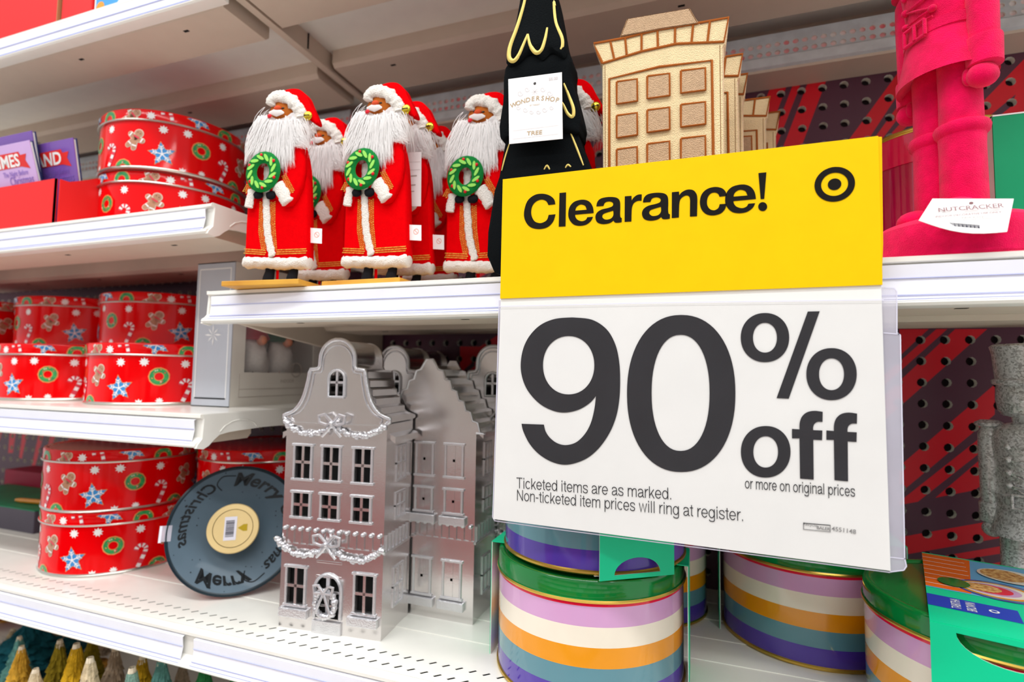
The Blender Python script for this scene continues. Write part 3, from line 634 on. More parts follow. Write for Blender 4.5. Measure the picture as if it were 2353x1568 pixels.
for (x, y, z, k, lab) in (
    (-1.874, 1.321, zz+TH, -.02, 'red printed biscuit tin on top of the stack left of the dark round stand'),
    (-1.728, 1.337, .4265, .42, 'lower red biscuit tin of the pair beside the tray of purple books'),
    (-1.715, 1.325, .4265+TH, .15, 'upper red biscuit tin of the pair beside the tray of purple books'),
    (-1.727, 1.335, -.1095, -.22, 'red biscuit tin directly left of the grey gift box'),
    (-2.19, 1.335, -.1095, -.47, 'red biscuit tin at the left edge in front, second from the grey gift box'),
    (-1.935, 1.50, -.1095+TH, .5, 'shaded red biscuit tin in the upper row, nearest to the grey gift box'),
    (-2.40, 1.49, -.1095+TH, .2, 'shaded red biscuit tin in the middle of the upper row behind'),
    (-2.93, 1.42, -.1095+TH, -.6, 'shaded red biscuit tin at the left end of the upper row behind'),
    (-1.445, 1.520, zz, .3, 'dark-lit red biscuit tin behind the dark round stand, lower one'),
    (-1.440, 1.518, zz+TH, -.3, 'dark-lit red biscuit tin behind the dark round stand, upper one'),
    (-2.63, 1.30, -.1095, .1, 'red biscuit tin just outside the left edge of the middle shelf'),
    (-0.985, 1.565, -.1095-.5215, .9, 'red biscuit tin hidden in the corner behind the first silver house')):
    if 'just outside' in lab or 'hidden in' in lab: continue
    dup(rt0, (x, y, z), rz_for(x, y, k), lab)
# one more supports the far left tin of the upper row
dup(rt0, (-2.655, 1.34, -.1095), 1.0, 'red biscuit tin under the left end of the upper row, outside the frame')
# ------------------------------------------------------------------ striped tins
SC_ = [mat('tin purple', (84, 58, 168), .16, coat=.7), mat('tin teal', (98, 148, 160), .16, coat=.7), mat('tin orange', (246, 158, 8), .16, coat=.7), mat('tin cream', (250, 240, 220), .16, coat=.7), mat('tin lilac', (220, 168, 212), .16, coat=.7), mat('tin red line', (238, 20, 60), .2, coat=.6)]
GRN = mat('tin lid green', (10, 128, 52), .14, coat=.8); GOLD = mat('gold rim', (214, 176, 80), .25, metal=.9)
SLV = mat('sleeve green card', (0, 208, 150), .4, coat=.1); SLW = mat('card raw edge', (238, 236, 230), .6); SLB = mat('sleeve blue print', (40, 66, 178), .4)
def make_striped(at, r, label, rz=0):
    t = thing('striped_tin', label, 'tin', at, rz, 'striped tins with green lids'); n = 96; h = .0375
    z0 = .010; prof = [(r-.008, 0), (r+.000, .001), (r+.0025, .004), (r+.002, .008), (r-.001, z0)]
    for k in range(5): prof.append((r-.001, z0+h*(k+1)))
    prof += [(r-.001, z0+h*5+.007)]
    def mf(i): return GOLD if i < 4 else SC_[min(i-4, 5)]
    # duplicate ring points are unnecessary: bands change material at each profile step
    mb = MB(); mb.lathe(prof, n, GOLD, mf=mf); mb.build('tin_body', t, smooth=35)
    zl = z0+h*5+.007
    mb = MB(); prof = [(r-.003, zl-.001), (r+.0035, zl), (r+.0045, zl+.003), (r+.003, zl+.006), (r+.0005, zl+.0065), (r+.0005, zl+.036), (r-.002, zl+.040), (r-.006, zl+.0415), (r-.012, zl+.0405), (r-.016, zl+.037), (0, zl+.037)]
    mb.lathe(prof, n, GRN, mf=lambda i: GOLD if i < 3 else GRN); mb.build('lid', t, smooth=35); t['H'] = zl+.0415; return t
ST_H = .010+.0375*5+.007+.0415
def sleeve(t, r, half, H, extra=None, arch=True, rz=0., bow=False):
    """card band running over the top, down the front and back; half: half width of the band, local +/-y faces"""
    fr = r+.008; th = .0013; mb = MB(); R = half*.62
    for sgn in (-1, 1):
        if bow:
            for m, q in ((SLW, fr-.003), (SLV, fr-.0017)):
                A = [(q*math.sin(a), sgn*q*math.cos(a)) for a in [math.radians(-36+6*k) for k in range(13)]]; Bq = [((q+th)*math.sin(a), sgn*(q+th)*math.cos(a)) for a in [math.radians(-36+6*k) for k in range(13)]]
                mb.prism(A+list(reversed(Bq)), 0, H+.002, m, axis='z', ms=m)
            continue
        out = [(-half, .0), (half, .0), (half, H+.003), (-half, H+.003)]; hl = []
        if arch and extra is None: hl = [[(R*math.cos(math.pi*k/16), .008+R*.62*math.sin(math.pi*k/16)) for k in range(17)]]
        if extra and sgn < 0:
            Q = half*.68; hl = [[(Q*math.cos(math.pi+math.pi*k/16), H-.006+Q*.55*math.sin(math.pi+math.pi*k/16)) for k in range(17)]]
        for m, y in ((SLW, fr), (SLV, fr+th)):
            a, b = (-y-th, -y) if sgn < 0 else (y, y+th); mb.prism(out, a, b, m, holes=hl, ms=m)
    e = half if not bow else fr*.58
    mb.box((-e, -fr*(.86 if bow else 1)-th, H+.0025), (e, fr*(.86 if bow else 1)+th, H+.0045), SLV); mb.box((-e, -fr*.9, .0), (e, -r*.86, .001), SLW)
    o = mb.build('card_sleeve', t); o.rotation_euler.z = rz; return o
mt1 = make_striped((-.238, 1.224, -.631), .204, 'striped tin nearest the sign bottom, green lid and lilac to purple bands')
o = sleeve(mt1, .204, .060, ST_H, rz=math.radians(90), arch=False)
mt0 = make_striped((-.232, 1.232, -.631+ST_H+.0045), .200, 'upper striped tin with a green sleeve, stacked and half hidden behind the sign')
o = sleeve(mt0, .200, .078, ST_H, rz=.60)
mt2 = make_striped((.246, 1.545, -.631), .192, 'striped tin standing at the back, right of the stacked pair')
sleeve(mt2, .192, .06, ST_H, rz=math.radians(90), arch=False)
mt3 = make_striped((-.143, 1.58, -.631), .158, 'striped tin deep on the shelf, seen in the gap behind the stacked pair')
mt4 = make_striped((.500, 1.222, -.631), .200, 'striped tin at the lower right with a printed green sleeve')
s4 = sleeve(mt4, .200, .10, ST_H, extra=True, rz=-.293)
# printed matter on the front right sleeve
def on_sleeve(name, mats, draw):
    mb = MB(); draw(mb); o = mb.build(name, s4, fix=False); return o
ZT = ST_H+.0049
def top(x, y): return (x, y, ZT)
def tpoly(mb, pts, m, dz=0.): 
    tr = tessellate_polygon([[Vector((a, b, 0)) for a, b in pts]]); mb.add([(a, b, ZT+dz) for a, b in pts], tr, m)
PB = mat('photo print blue', (110, 178, 222), .4); PO = mat('photo print orange', (240, 110, 30), .4); WHT = mat('white ink', (248, 248, 246), .5); NUT = mat('print food brown', (170, 105, 45), .5, col2=(235, 190, 120), var=.5, vscale=300)
def d(mb):
    tpoly(mb, [(-.10, -.035), (.10, -.035), (.10, .2), (-.10, .2)], PB); tpoly(mb, [(-.10, -.03), (-.035, -.03), (-.02, .2), (-.10, .2)], PO, .0002)
    for k in range(7): tpoly(mb, [(-.10, -.01+k*.03), (-.03, -.01+k*.03), (-.03, -.008+k*.03), (-.10, -.008+k*.03)], WHT, .0004)
    cx, cy = -.005, .015
    for k, (m, R) in enumerate(((SC_[0], .066), (SC_[1], .060), (SC_[2], .054), (SC_[3], .047), (SC_[4], .039), (SC_[5], .031))):
        tpoly(mb, [(cx+.4*(R-.03)+R*math.cos(a*math.pi/14), cy+R*.8*math.sin(a*math.pi/14)) for a in range(28)], m, .0005+k*.0002)
    tpoly(mb, [(cx-.012+.028*math.cos(a*math.pi/12), cy+.022*math.sin(a*math.pi/12)) for a in range(24)], NUT, .0019)
    tpoly(mb, [(cx-.052+.024*math.cos(a*math.pi/12), cy+.026*math.sin(a*math.pi/12)) for a in range(24)], GRN, .0021)
    tpoly(mb, [(.035+.05*math.cos(a*math.pi/12), .12+.045*math.sin(a*math.pi/12)) for a in range(24)], SC_[3], .0021)
    tpoly(mb, [(.025+.035*math.cos(a*math.pi/12), .122+.036*math.sin(a*math.pi/12)) for a in range(24)], NUT, .0023)
    tpoly(mb, [(.06, -.02), (.095, -.02), (.095, .02), (.06, .02)], WHT, .0012)
on_sleeve('photo_print', None, d)
def d(mb):
    tpoly(mb, [(-.10, -.135), (.02, -.135), (.02, -.075), (-.10, -.075)], SLB)
    for i, (w, x) in enumerate((('TABITHA', -.055), ('BROWN', -.035))): ftext(mb, w, .019, 0, 0, 0, WHT, f=lambda p, x=x: (x+.0-p[1]*1.0+0, -.105+p[0]*.62, ZT+.0006))
    tpoly(mb, [(-.012+.007*math.cos(a*math.pi/8), -.105+.007*math.sin(a*math.pi/8)) for a in range(16)], WHT, .0006)
    tpoly(mb, [(-.012+.004*math.cos(a*math.pi/8), -.105+.004*math.sin(a*math.pi/8)) for a in range(16)], SLB, .0009)
on_sleeve('blue_label', None, d)
def d(mb):
    for i, (w, x, s, q) in enumerate((('GIFT TIN &', .052, .017, -.10), ('RECIPE CARD SET', .072, .017, -.09), ('With a gift tin and recipe cards', .094, .006, -.09))): ftext(mb, w, s, 0, 0, 0, WHT, bold=.01, f=lambda p, x=x, q=q: (x-p[1], q+p[0]*.62, ZT+.0004))
on_sleeve('white_lettering', None, d)
# ------------------------------------------------------------------ silver town houses
HRZ = math.atan2(.026, .277)
SIL = mat('silver paint', (222, 218, 217), .22, metal=.95, bump=.05, bscale=900); SIL2 = mat('bright silver relief', (222, 222, 225), .3, metal=.85, bump=.3, bscale=700); HOLLOW = mat('painted interior shade', (20, 20, 20), .8)  # HOLLOW is near black, painting the shade inside the houses
ho = (-.989, 1.097, -.631); HP = Plane(ho, HRZ)
def h(x, y): return HP(600+x/2.178, 760+y/2.178)
def half_mirror(pts, cx):  # outline symmetric about cx
    return pts+[(2*cx-x, z) for x, z in reversed(pts)]
HW_, HD = .2783, .141
ztop = h(375, 45)[1]; zE = h(118, 445)[1]; CXH = HW_/2
zs = h(118, 200)[1]
def facade_bell():
    L = [(0, 0), (0, zE), (-.007, zE+.004), (-.007, zE+.012)]+spl([(-.007, zE+.012), (.022, zE+.024), (.045, zE+.054), (.058, zE+.098), (.0615, zs-.004)], 4)[1:]+[(.064, zs+.004), (.086, zs+.006), (.0905, zs+.014), (.091, ztop-.050)]
    L += [(CXH-.048*math.cos(math.radians(a)), ztop-.048+.048*math.sin(math.radians(a))) for a in range(10, 90, 10)]
    return half_mirror(L, CXH)
def rect(x0, x1, z0, z1): return [(x0, z0), (x1, z0), (x1, z1), (x0, z1)]
def arch_(x0, x1, z0, zs_): 
    c = (x0+x1)/2; r = (x1-x0)/2; return [(x0, z0), (x1, z0)]+[(c+r*math.cos(a*math.pi/10), zs_+r*1.0*math.sin(a*math.pi/10)) for a in range(0, 11)]
def zz(v): return h(300, v)[1]
colx = [.030, .1095, .196]; ww_ = .052
rows = [(zz(745), zz(582)), (zz(938), zz(820))]
def window(par, x0, x1, z0, z1, y, sill=False, arch=False, depth=.004):
    mb = MB(); w = .006
    mb.box((x0-w, y-depth, z0-w), (x0, y, z1+w), SIL2).box((x1, y-depth, z0-w), (x1+w, y, z1+w), SIL2).box((x0-w*1.6, y-depth*1.3, z1), (x1+w*1.6, y, z1+w), SIL2).box((x0-w*1.6, y-depth*1.3, z0-w), (x1+w*1.6, y, z0), SIL2)
    o = mb.build('window_frame', par, bevel=.0012)
    xm, zm = (x0+x1)/2, (z0+z1)/2; mb = MB(); mb.box((xm-.0035, y-.002, z0), (xm+.0035, y+.003, z1), SIL).box((x0, y-.002, zm-.0035), (x1, y+.003, zm+.0035), SIL); mb.build('glazing_bar', o)
    if sill: MB().box((x0-.016, y-.012, z0-.03), (x1+.016, y, z0-.008), SIL2).build('sill', o, bevel=.002)
def swag(par, x0, x1, z, sag, y, bow=True, r=.0078):
    mb = MB(); rr = random.Random(5); xm = (x0+x1)/2
    for a, b in ((x0, xm), (xm, x1)):
        N = 26
        for i in range(N+1):
            t = i/N; x = a+(b-a)*t; zq = z-sag*4*t*(1-t)*.9
            mb.ball((x+rr.uniform(-.002, .002), y-.004, zq+rr.uniform(-.003, .003)), r*rr.uniform(.7, 1.05), SIL2, 7, 5, .35, 90)
    o = mb.build('garland', par, smooth=50); o['kind'] = 'stuff'
    if bow:
        mb = MB()
        for s in (-1, 1):
            mb.tube([(xm, y-.012, z+.004), (xm+s*.02, y-.014, z+.024), (xm+s*.036, y-.014, z+.020), (xm+s*.034, y-.014, z+.004), (xm+s*.014, y-.013, z-.002), (xm, y-.012, z+.004)], .0042, SIL2, 6)
            mb.tube([(xm, y-.012, z), (xm+s*.012, y-.014, z-.016), (xm+s*.026, y-.013, z-.030)], .0036, SIL2, 6)
        mb.ball((xm, y-.016, z+.003), .006, SIL2, 8, 6); mb.build('bow', par, smooth=60)
def house(at, rz, label, style='bell', detail=True, group='silver metal town houses'):
    t = thing('town_house', label, 'ornament', at, rz, group); y = 0; FT = .010
    out = facade_bell() if style == 'bell' else None
    if style == 'gable':
        zp = zs+.040; ze = zE-.03; L = [(0, 0), (0, ze)]; n = 7; 
        for i in range(n+1):
            k = i/(n+.3); x = -.014+(CXH-.004+.014)*k; z_ = ze+(zp-ze)*k
            L += [(x-.010, z_), (x+.004, z_+.004)] if i < n else [(x, z_+.004)]
        out = half_mirror(L[:-1]+[(CXH-.010, zp-.004)], CXH)
    holes = []; wins = []
    if detail and style == 'bell':
        for z0, z1 in rows:
            for cx in colx: holes.append(rect(cx, cx+ww_*.82, z0, z1)); wins.append((cx, cx+ww_*.82, z0, z1, False))
        z0, z1 = zz(1385), zz(1200)
        for cx in (.021, .2085): holes.append(rect(cx, cx+.047, z0, z1)); wins.append((cx, cx+.047, z0, z1, True))
        DA = (.100, .170, .035, zz(1290)); holes.append(arch_(*DA)); AA = (CXH-.022, CXH+.022, zz(330), zz(240)); holes.append(arch_(*AA))
    mb = MB(); mb.prism(out, 0, FT, SIL, holes=holes); mb.build('facade', t, bevel=.0)
    # body
    zb = zE if style == 'bell' else zE-.03
    mb = MB(); mb.box((.0, FT, 0), (.006, HD, zb-.004), SIL).box((HW_-.006, FT, 0), (HW_, HD, zb-.004), SIL).box((.006, HD-.008, 0), (HW_-.006, HD, zb-.004), SIL).box((.006, FT, 0), (HW_-.006, HD-.008, .006), SIL)
    mb.box((.006, FT+.006, .006), (HW_-.006, FT+.008, zb-.004), HOLLOW); mb.build('walls', t)  # black sheet behind the window openings stands in for interior shade
    mb = MB(); mb.prism(out, HD, HD+.006, SIL) ; mb.build('rear_gable', t)
    # stepped roof slats between the gables
    mb = MB()
    if style == 'bell':
        prof = [(-.014, zE-.035), (.004, zE-.012), (.014, zE+.012), (.026, zE+.034), (.040, zE+.056), (.050, zE+.078), (.058, zE+.100), (.064, zE+.122), (.070, zs-.004), (.09, zs+.004), (CXH, zs+.005)]
    else:
        prof = [(-.012+(CXH+.002)*k/8, zb+(zs+.03-zb)*k/8) for k in range(9)]
    for i in range(len(prof)-1):
        (a, za), (b, zb2) = prof[i], prof[i+1]
        for s in (0, 1):
            P = [(a-.004, za-.014), (b+.006, zb2-.016), (b+.006, zb2-.010), (a-.004, za+.002)]
            if s: P = [(HW_-x, z_) for x, z_ in P]
            mb.prism(P, FT, HD, SIL)
    mb.build('roof', t)
    if style == 'bell':
        mb = MB(); P = [(CXH+.030*math.cos(a*math.pi/12), ztop-.048+.042*math.sin(a*math.pi/12)) for a in range(-2, 15)]
        Q = [(CXH+.037*math.cos(a*math.pi/12), ztop-.048+.047*math.sin(a*math.pi/12)) for a in range(-2, 15)]
        mb.prism(Q+list(reversed(P)), FT, HD, SIL); mb.build('dormer_vault', t, smooth=30)
    # rim
    mb = MB(); pts = [(x, -.001, z_) for x, z_ in out if z_ > (zE-.004 if style == 'bell' else zb-.01)]; mb.tube(pts, .0055 if style == 'bell' else .0028, SIL2, 8); mb.build('gable_rim', t, smooth=60)
    if style == 'bell' and detail:
        pts = [(x, -.001, z_) for x, z_ in out if z_ > zE-.004]; c = Vector((CXH, 0, zE+.06))
        mb = MB(); mb.tube([((p[0]-CXH)*.86+CXH, -.001, (p[2]-zE)*.93+zE) for p in pts], .0022, SIL2, 6); mb.build('inner_moulding', t, smooth=60)
    if detail:
        if style == 'bell':
            for w in wins: window(t, *w[:4], 0, sill=w[4])
            mb = MB(); a = arch_(*DA); mb.tube([(x, -.002, z_) for x, z_ in a[1:]+a[:1]], .0045, SIL2, 7); o = mb.build('door_surround', t, smooth=60)
            mb = MB(); xm = (DA[0]+DA[1])/2
            mb.box((xm-.005, -.003, .035), (xm+.005, .004, DA[3]+.032), SIL2)
            for z_ in (.062, .095, .13, .165): mb.box((DA[0], -.001, z_), (DA[1], .004, z_+.006), SIL)
            mb.box((DA[0]-.004, -.006, .0), (DA[1]+.004, .0, .03), SIL2); mb.build('door', t, bevel=.001)
            mb = MB(); rr = random.Random(8); zc = zz(1355)
            for k in range(26):
                an = k*2*math.pi/26; mb.ball((xm+.026*math.cos(an), -.012, zc+.030*math.sin(an)), .0085*rr.uniform(.8, 1.1), SIL2, 7, 5, .3, 90)
            o = mb.build('wreath', t, smooth=50); o['kind'] = 'stuff'
            mb = MB(); zb_ = zz(1270)
            for s in (-1, 1):
                mb.tube([(xm, -.02, zb_-.012), (xm+s*.014, -.022, zb_+.006), (xm+s*.026, -.022, zb_+.004), (xm+s*.024, -.022, zb_-.012), (xm, -.02, zb_-.012)], .004, SIL2, 6)
                mb.tube([(xm, -.02, zb_-.012), (xm+s*.010, -.022, zb_-.035), (xm+s*.018, -.022, zb_-.055)], .0034, SIL2, 6)
            mb.build('wreath_bow', t, smooth=60)
            mb = MB(); a = arch_(*AA); mb.tube([(x, -.002, z_) for x, z_ in a[1:]+a[:2]], .0042, SIL2, 7); o = mb.build('attic_window_frame', t, smooth=60)
            MB().box((CXH-.003, -.002, AA[2]), (CXH+.003, .003, AA[3]+.02), SIL2).box((AA[0], -.002, AA[3]-.012), (AA[1], .003, AA[3]-.006), SIL2).build('glazing_bar', o)
            swag(t, .002, HW_-.002, zE-.006, .030, -.004); swag(t, -.008, HW_+.004, zz(1060), .036, -.006)
            mb = MB(); mb.box((.0, -.006, zE-.012), (HW_, 0, zE-.006), SIL); mb.build('cornice', t)
        zr0, zr1 = zz(1085), zz(995)
        for k in range(13):
            x = .010+k*(HW_-.02)/12; mb = MB(); mb.box((x-.0035, -.004, zr0+.004), (x+.0035, 0, zr1-.004), SIL).ball((x, -.004, zr1-.003), (.006, .005, .005), SIL2, 7, 5); mb.build('baluster', t)
        MB().box((0, -.005, zr0-.003), (HW_, 0, zr0+.004), SIL).build('balcony_rail', t)
        if style == 'gable':
            for z0, z1 in rows+[(zz(1385), zz(1200))]:
                for cx in colx:
                    MB().box((cx, -.001, z0), (cx+.043, .001, z1), SIL).build('blind_window', t); window(t, cx, cx+.043, z0, z1, 0, sill=z1 < .35)
        # side windows in relief on both sides
        for sx in (HW_, 0):
            for z0, z1 in [(a+.0, b-.0) for a, b in rows]+[(zz(1385), zz(1200))]:
                mb = MB(); a, b = HD*.38, HD*.78; s = .003 if sx else -.003; x0, x1 = min(sx, sx+s), max(sx, sx+s)
                for (ya, yb, za, zb_) in ((a, a+.005, z0, z1), (b-.005, b, z0, z1), (a, b, z1, z1+.005), (a, b, z0-.005, z0), ((a+b)/2-.002, (a+b)/2+.002, z0, z1), (a, b, (z0+z1)/2-.002, (z0+z1)/2+.002)): mb.box((x0, ya, za), (x1, yb, zb_), SIL2)
                mb.build('relief_window', t)
            mb = MB(); 
            for k in range(7): yy = .012+k*(HD-.024)/6; mb.box((min(sx, sx+(.004 if sx else -.004)), yy-.003, zr0), (max(sx, sx+(.004 if sx else -.004)), yy+.003, zr1-.004), SIL2)
            mb.box((min(sx, sx+(.004 if sx else -.004)), 0, zr0-.004), (max(sx, sx+(.004 if sx else -.004)), HD, zr0+.002), SIL2); mb.build('side_balustrade', t)
    return t
H1 = house(ho, HRZ, 'silver town house with bell gable, garlands and wreathed arched door, in front')
H2 = house((-.822, 1.277, -.631), 0.0, 'silver town house with a pointed zigzag gable, beside the sign edge', style='gable')
H3 = dup(H1, (-1.025, 1.430, -.631), 0.0, 'bell-gabled silver house second behind the front one')
H4 = dup(H1, (-1.040, 1.584, -.631), 0.0, 'bell-gabled silver house at the very back, left, against the wall')
H5 = dup(H1, (-.70, 1.430, -.631), 0.0, 'bell-gabled silver house right behind the pointed-gable house')
H6 = dup(H1, (-.742, 1.584, -.631), 0.0, 'bell-gabled silver house cut by the left edge of the sign')
# ------------------------------------------------------------------ dark round stand on its side
SLT_ = mat('slate blue glass', (88, 108, 122), .30, coat=.1, spec=.2, var=.05); SLE = mat('dark rim', (20, 40, 50), .3); CORK = mat('gold knob end', (240, 212, 150), .4, metal=.15, bump=.1, bscale=200); BRS = mat('dark brass side', (120, 104, 66), .35, metal=.5)
n = Vector((.60, -.745, .29)).normalized()
cs = thing('round_stand', 'dark slate round stand lying on its rim, gold foot showing, festive script around it', 'stand', (-1.262, 1.2155, -.455))
zax = n; xax = Vector((0, 0, 1)).cross(zax).normalized(); yax = zax.cross(xax); cs.rotation_euler = Matrix((xax, yax, zax)).transposed().to_euler()
R = .178; mb = MB(); mb.lathe([(0, -.006), (R-.008, -.006), (R-.002, -.004), (R, 0), (R-.001, .004), (R-.006, .006), (R-.010, .0035), (0, .0035)], 96, SLT_, mf=lambda i: SLE if 1 <= i <= 5 else SLT_); mb.build('plate', cs, smooth=35)
mb = MB(); mb.lathe([(.060, .003), (.058, .010), (.064, .055), (.066, .060), (.064, .064), (.051, .0645), (.050, .0625), (.049, .0645), (0, .0645)], 64, BRS, mf=lambda i: BRS if i < 3 else (BRS if i == 5 else CORK)); kn = mb.build('foot', cs, smooth=35)
LAB = mat('label white', (238, 236, 246), .5); BAR = mat('barcode ink', (40, 40, 60), .5)
mb = MB(); mb.add([(-.022, -.031, .0652), (.009, -.031, .0652), (.009, .031, .0652), (-.022, .031, .0652)], [(0, 1, 2, 3)], LAB); rr = random.Random(2); yy = -.022
while yy < .022:
    w = rr.choice([.0008, .0014, .0022]); mb.add([(-.018, yy, .0655), (.003, yy, .0655), (.003, yy+w, .0655), (-.018, yy+w, .0655)], [(0, 1, 2, 3)], BAR); yy += w+rr.choice([.0008, .0012])
mb.build('barcode_label', kn, fix=False)
mb = MB(); g2 = mat('gold emblem', (190, 160, 30), .4, metal=.3); mb.add([(.012, .0, .0653), (.026, .009, .0653), (.036, .009, .0653), (.036, -.009, .0653), (.026, -.009, .0653)], [(0, 1, 2, 3, 4)], g2); mb.build('emblem', kn, fix=False)
BLK = mat('script black', (14, 20, 24), .4); mb = MB()
def arc_text(mb, txt, size, a_mid, rad, m, flip=False, bold=.02, mirror=False):
    vs, fs = font_verts(txt, size, 'CENTER', bold, .3); o = []
    for v in vs:
        x = -v[0] if mirror else v[0]; a = a_mid-x/rad if not flip else a_mid+x/rad; q = rad+v[1] if not flip else rad-v[1]; o.append((q*math.cos(a), q*math.sin(a), .0042))
    mb.add(o, fs, m)
arc_text(mb, 'Merry', .052, math.radians(68), .122, BLK, bold=.025); arc_text(mb, 'Christmas', .042, math.radians(-12), .125, BLK, bold=.02)
arc_text(mb, 'Merry', .050, math.radians(-102), .125, BLK, mirror=True, bold=.025); arc_text(mb, 'Christmas', .042, math.radians(155), .125, BLK, mirror=True, bold=.02)
rr = random.Random(4)
for k in range(34):
    a = rr.uniform(0, 6.28); q = rr.uniform(.095, .166); r_ = rr.uniform(.0012, .002); mb.add([(q*math.cos(a)+r_*math.cos(b*math.pi/3), q*math.sin(a)+r_*math.sin(b*math.pi/3), .0040) for b in range(6)], [tuple(range(6))], BLK)
for (c, s, e) in ((math.radians(100), 1, 1), (math.radians(-62), -1, 1)):
    P = spl([((.150)*math.cos(c-.1*s), (.150)*math.sin(c-.1*s)), (.155*math.cos(c+.12*s), .155*math.sin(c+.12*s)), (.140*math.cos(c+.26*s), .140*math.sin(c+.26*s)), (.118*math.cos(c+.22*s), .118*math.sin(c+.22*s))], 6)
    L, R_ = strip2(P, .003); k = len(L); mb.add([(p[0], p[1], .0042) for p in list(L)+list(R_)], [(i, i+1, k+i+1, k+i) for i in range(k-1)], BLK)
mb.build('script_lettering', cs, fix=False)
mb = MB(); mb.box((-.184, -.020, .0045), (-.160, .022, .0052), CLR).box((-.190, -.022, .004), (-.183, .022, .0052), LAB); mb.build('clear_tape', cs)
# ------------------------------------------------------------------ gnome gift box on the middle shelf
BX = mat('gift box grey', (188, 192, 200), .45); BXC = mat('gift box cream', (232, 226, 216), .5); BXW = mat('gift box white line', (240, 240, 238), .5)
gb = thing('gift_box', 'tall grey and cream gift box with a snowflake end and gnome window', 'box', (-1.470, 1.222, -.1095))
X2, X1 = 0, .150; D_ = .40; HB = Z_(553, 602, 1.235)+.1095
mb = MB(); mb.box((X2, 0, 0), (X1, .003, HB), BX); mb.box((X2, D_-.003, 0), (X1, D_, HB), BXC); mb.box((X2, .003, 0), (X2+.003, D_-.003, HB), BXC); mb.box((X2, 0, 0), (X1, D_, .003), BXC); mb.box((X2, 0, HB-.003), (X1, D_, HB), BXC)
mb.build('carton', gb)
def sidep(pts): return pts
mb = MB(); WIN = [(.052, .105), (.36, .105), (.36, HB-.05), (.052, HB-.05)]
mb.prism([(.003, .003), (D_-.003, .003), (D_-.003, HB-.003), (.003, HB-.003)], X1-.003, X1, BXC, holes=[WIN], axis='x'); mb.build('window_panel', gb)
mb = MB(); mb.box((X1-.0028, .053, .106), (X1-.0022, .359, HB-.051), clear('box window film', (220, 220, 224), .10)); mb.build('film', gb)
mb = MB()
for q in ([(X2+.012, .025), (X1-.014, .025), (X1-.014, HB-.02), (X2+.012, HB-.02), (X2+.012, .025), (X1-.014, .025)],): addstrip(mb, q, .004, -.0006, BXW)
mb.build('border_line', gb, fix=False)
mb = MB(); cz = Z_(490, 770, 1.222)+.1095; cx = X_(490, 770, 1.222)+1.470
for k in range(8):
    a = k*math.pi/4; Lk = .034 if k % 2 == 0 else .028; mb.poly([(cx+.002*math.cos(a+1.57), cz+.002*math.sin(a+1.57)), (cx+Lk*.6*math.cos(a-.12), cz+Lk*.6*math.sin(a-.16)), (cx+Lk*math.cos(a), cz+Lk*math.sin(a)), (cx+Lk*.6*math.cos(a+.12), cz+Lk*.6*math.sin(a+.16))], -.0008, BXW)
mb.build('snowflake_print', gb, fix=False)
mb = MB(); GL = mat('box grey line', (196, 186, 176), .5)
for zq in (.028, .052): mb.box((X1, .035, zq), (X1+.0006, D_-.01, zq+.002), GL)
mb.box((X1, .033, .028), (X1+.0006, .035, .10), GL); vs, fs = font_verts('INDOOR', .016); mb.add([(X1+.0008, .235+v[0], .072+v[1]) for v in vs], fs, GL)
for k in range(20):
    a = 2*math.pi*k/20; b = 2*math.pi*(k+1)/20; mb.add([(X1+.0008, .275+q*math.cos(w), .115+q*math.sin(w)) for w, q in ((a, .022), (b, .022), (b, .026), (a, .026))], [(0, 1, 2, 3)], GL)
mb.build('panel_print', gb, fix=False)
FURW = mat('gnome beard fur', (232, 226, 218), .9, var=.12, vscale=250); GR = mat('gnome felt red', (176, 22, 48), .9); GG = mat('gnome felt green', (22, 84, 56), .9); SK = mat('gnome nose wood', (226, 150, 120), .6)
for (yy, hatm, lab) in ((.13, GR, 'white bearded gnome with red hat inside the gift box window'), (.245, GG, 'white bearded gnome with green hat inside the gift box window')):
    g = thing('gnome', lab, 'ornament', (-1.470+.078, 1.222+yy, -.1095+.004), 0, 'gnomes in the gift box')
    mb = MB(); mb.ball((0, 0, .09), (.055, .052, .088), GG if hatm is GR else GR, 14, 10, .1); mb.build('body', g, smooth=60)
    mb = MB(); mb.ball((.022, 0, .135), (.040, .050, .095), FURW, 16, 12, .35, 60); mb.build('beard', g, smooth=60)
    mb = MB(); mb.lathe([(.062, .205), (.066, .212), (.055, .235), (.03, .275), (.012, .315), (0, .325)], 18, hatm); mb.build('hat', g, smooth=50)
    mb = MB(); mb.ball((.058, 0, .205), .017, SK, 10, 8); mb.build('nose', g, smooth=60)
# ------------------------------------------------------------------ cartons and books of the left bay
RC = mat('red carton board', (232, 34, 34), .55, var=.04, vscale=8); KR = mat('kraft edge', (176, 120, 78), .8)
def X0(px, py, Y): return X_(px, py, Y)
t = thing('red_carton', 'red carton at the far top left corner on the top shelf', 'box', (-2.75, 1.02, 1.0515)); xr = X0(131, 44, 1.02)+2.75
MB().box((0, 0, 0), (xr-.004, .30, .30), RC).build('body', t, bevel=.004); MB().box((xr-.004, 0, 0), (xr, .30, .30), KR).build('kraft_edge', t)
xa = X0(133, 44, 1.02); xb = X0(205, 20, 1.02)
t = thing('red_carton', 'second red carton from the left on the top shelf', 'box', (xa+.004, 1.025, 1.0515)); MB().box((0, 0, 0), (xb-xa-.006, .30, .30), RC).build('body', t, bevel=.004)
xc = X0(400, 2, 1.02)
BL = mat('blue print carton', (70, 160, 220), .4); t = thing('printed_carton', 'white edged blue printed carton on the top shelf, right of the red ones', 'box', (xb+.004, 1.03, 1.0515))
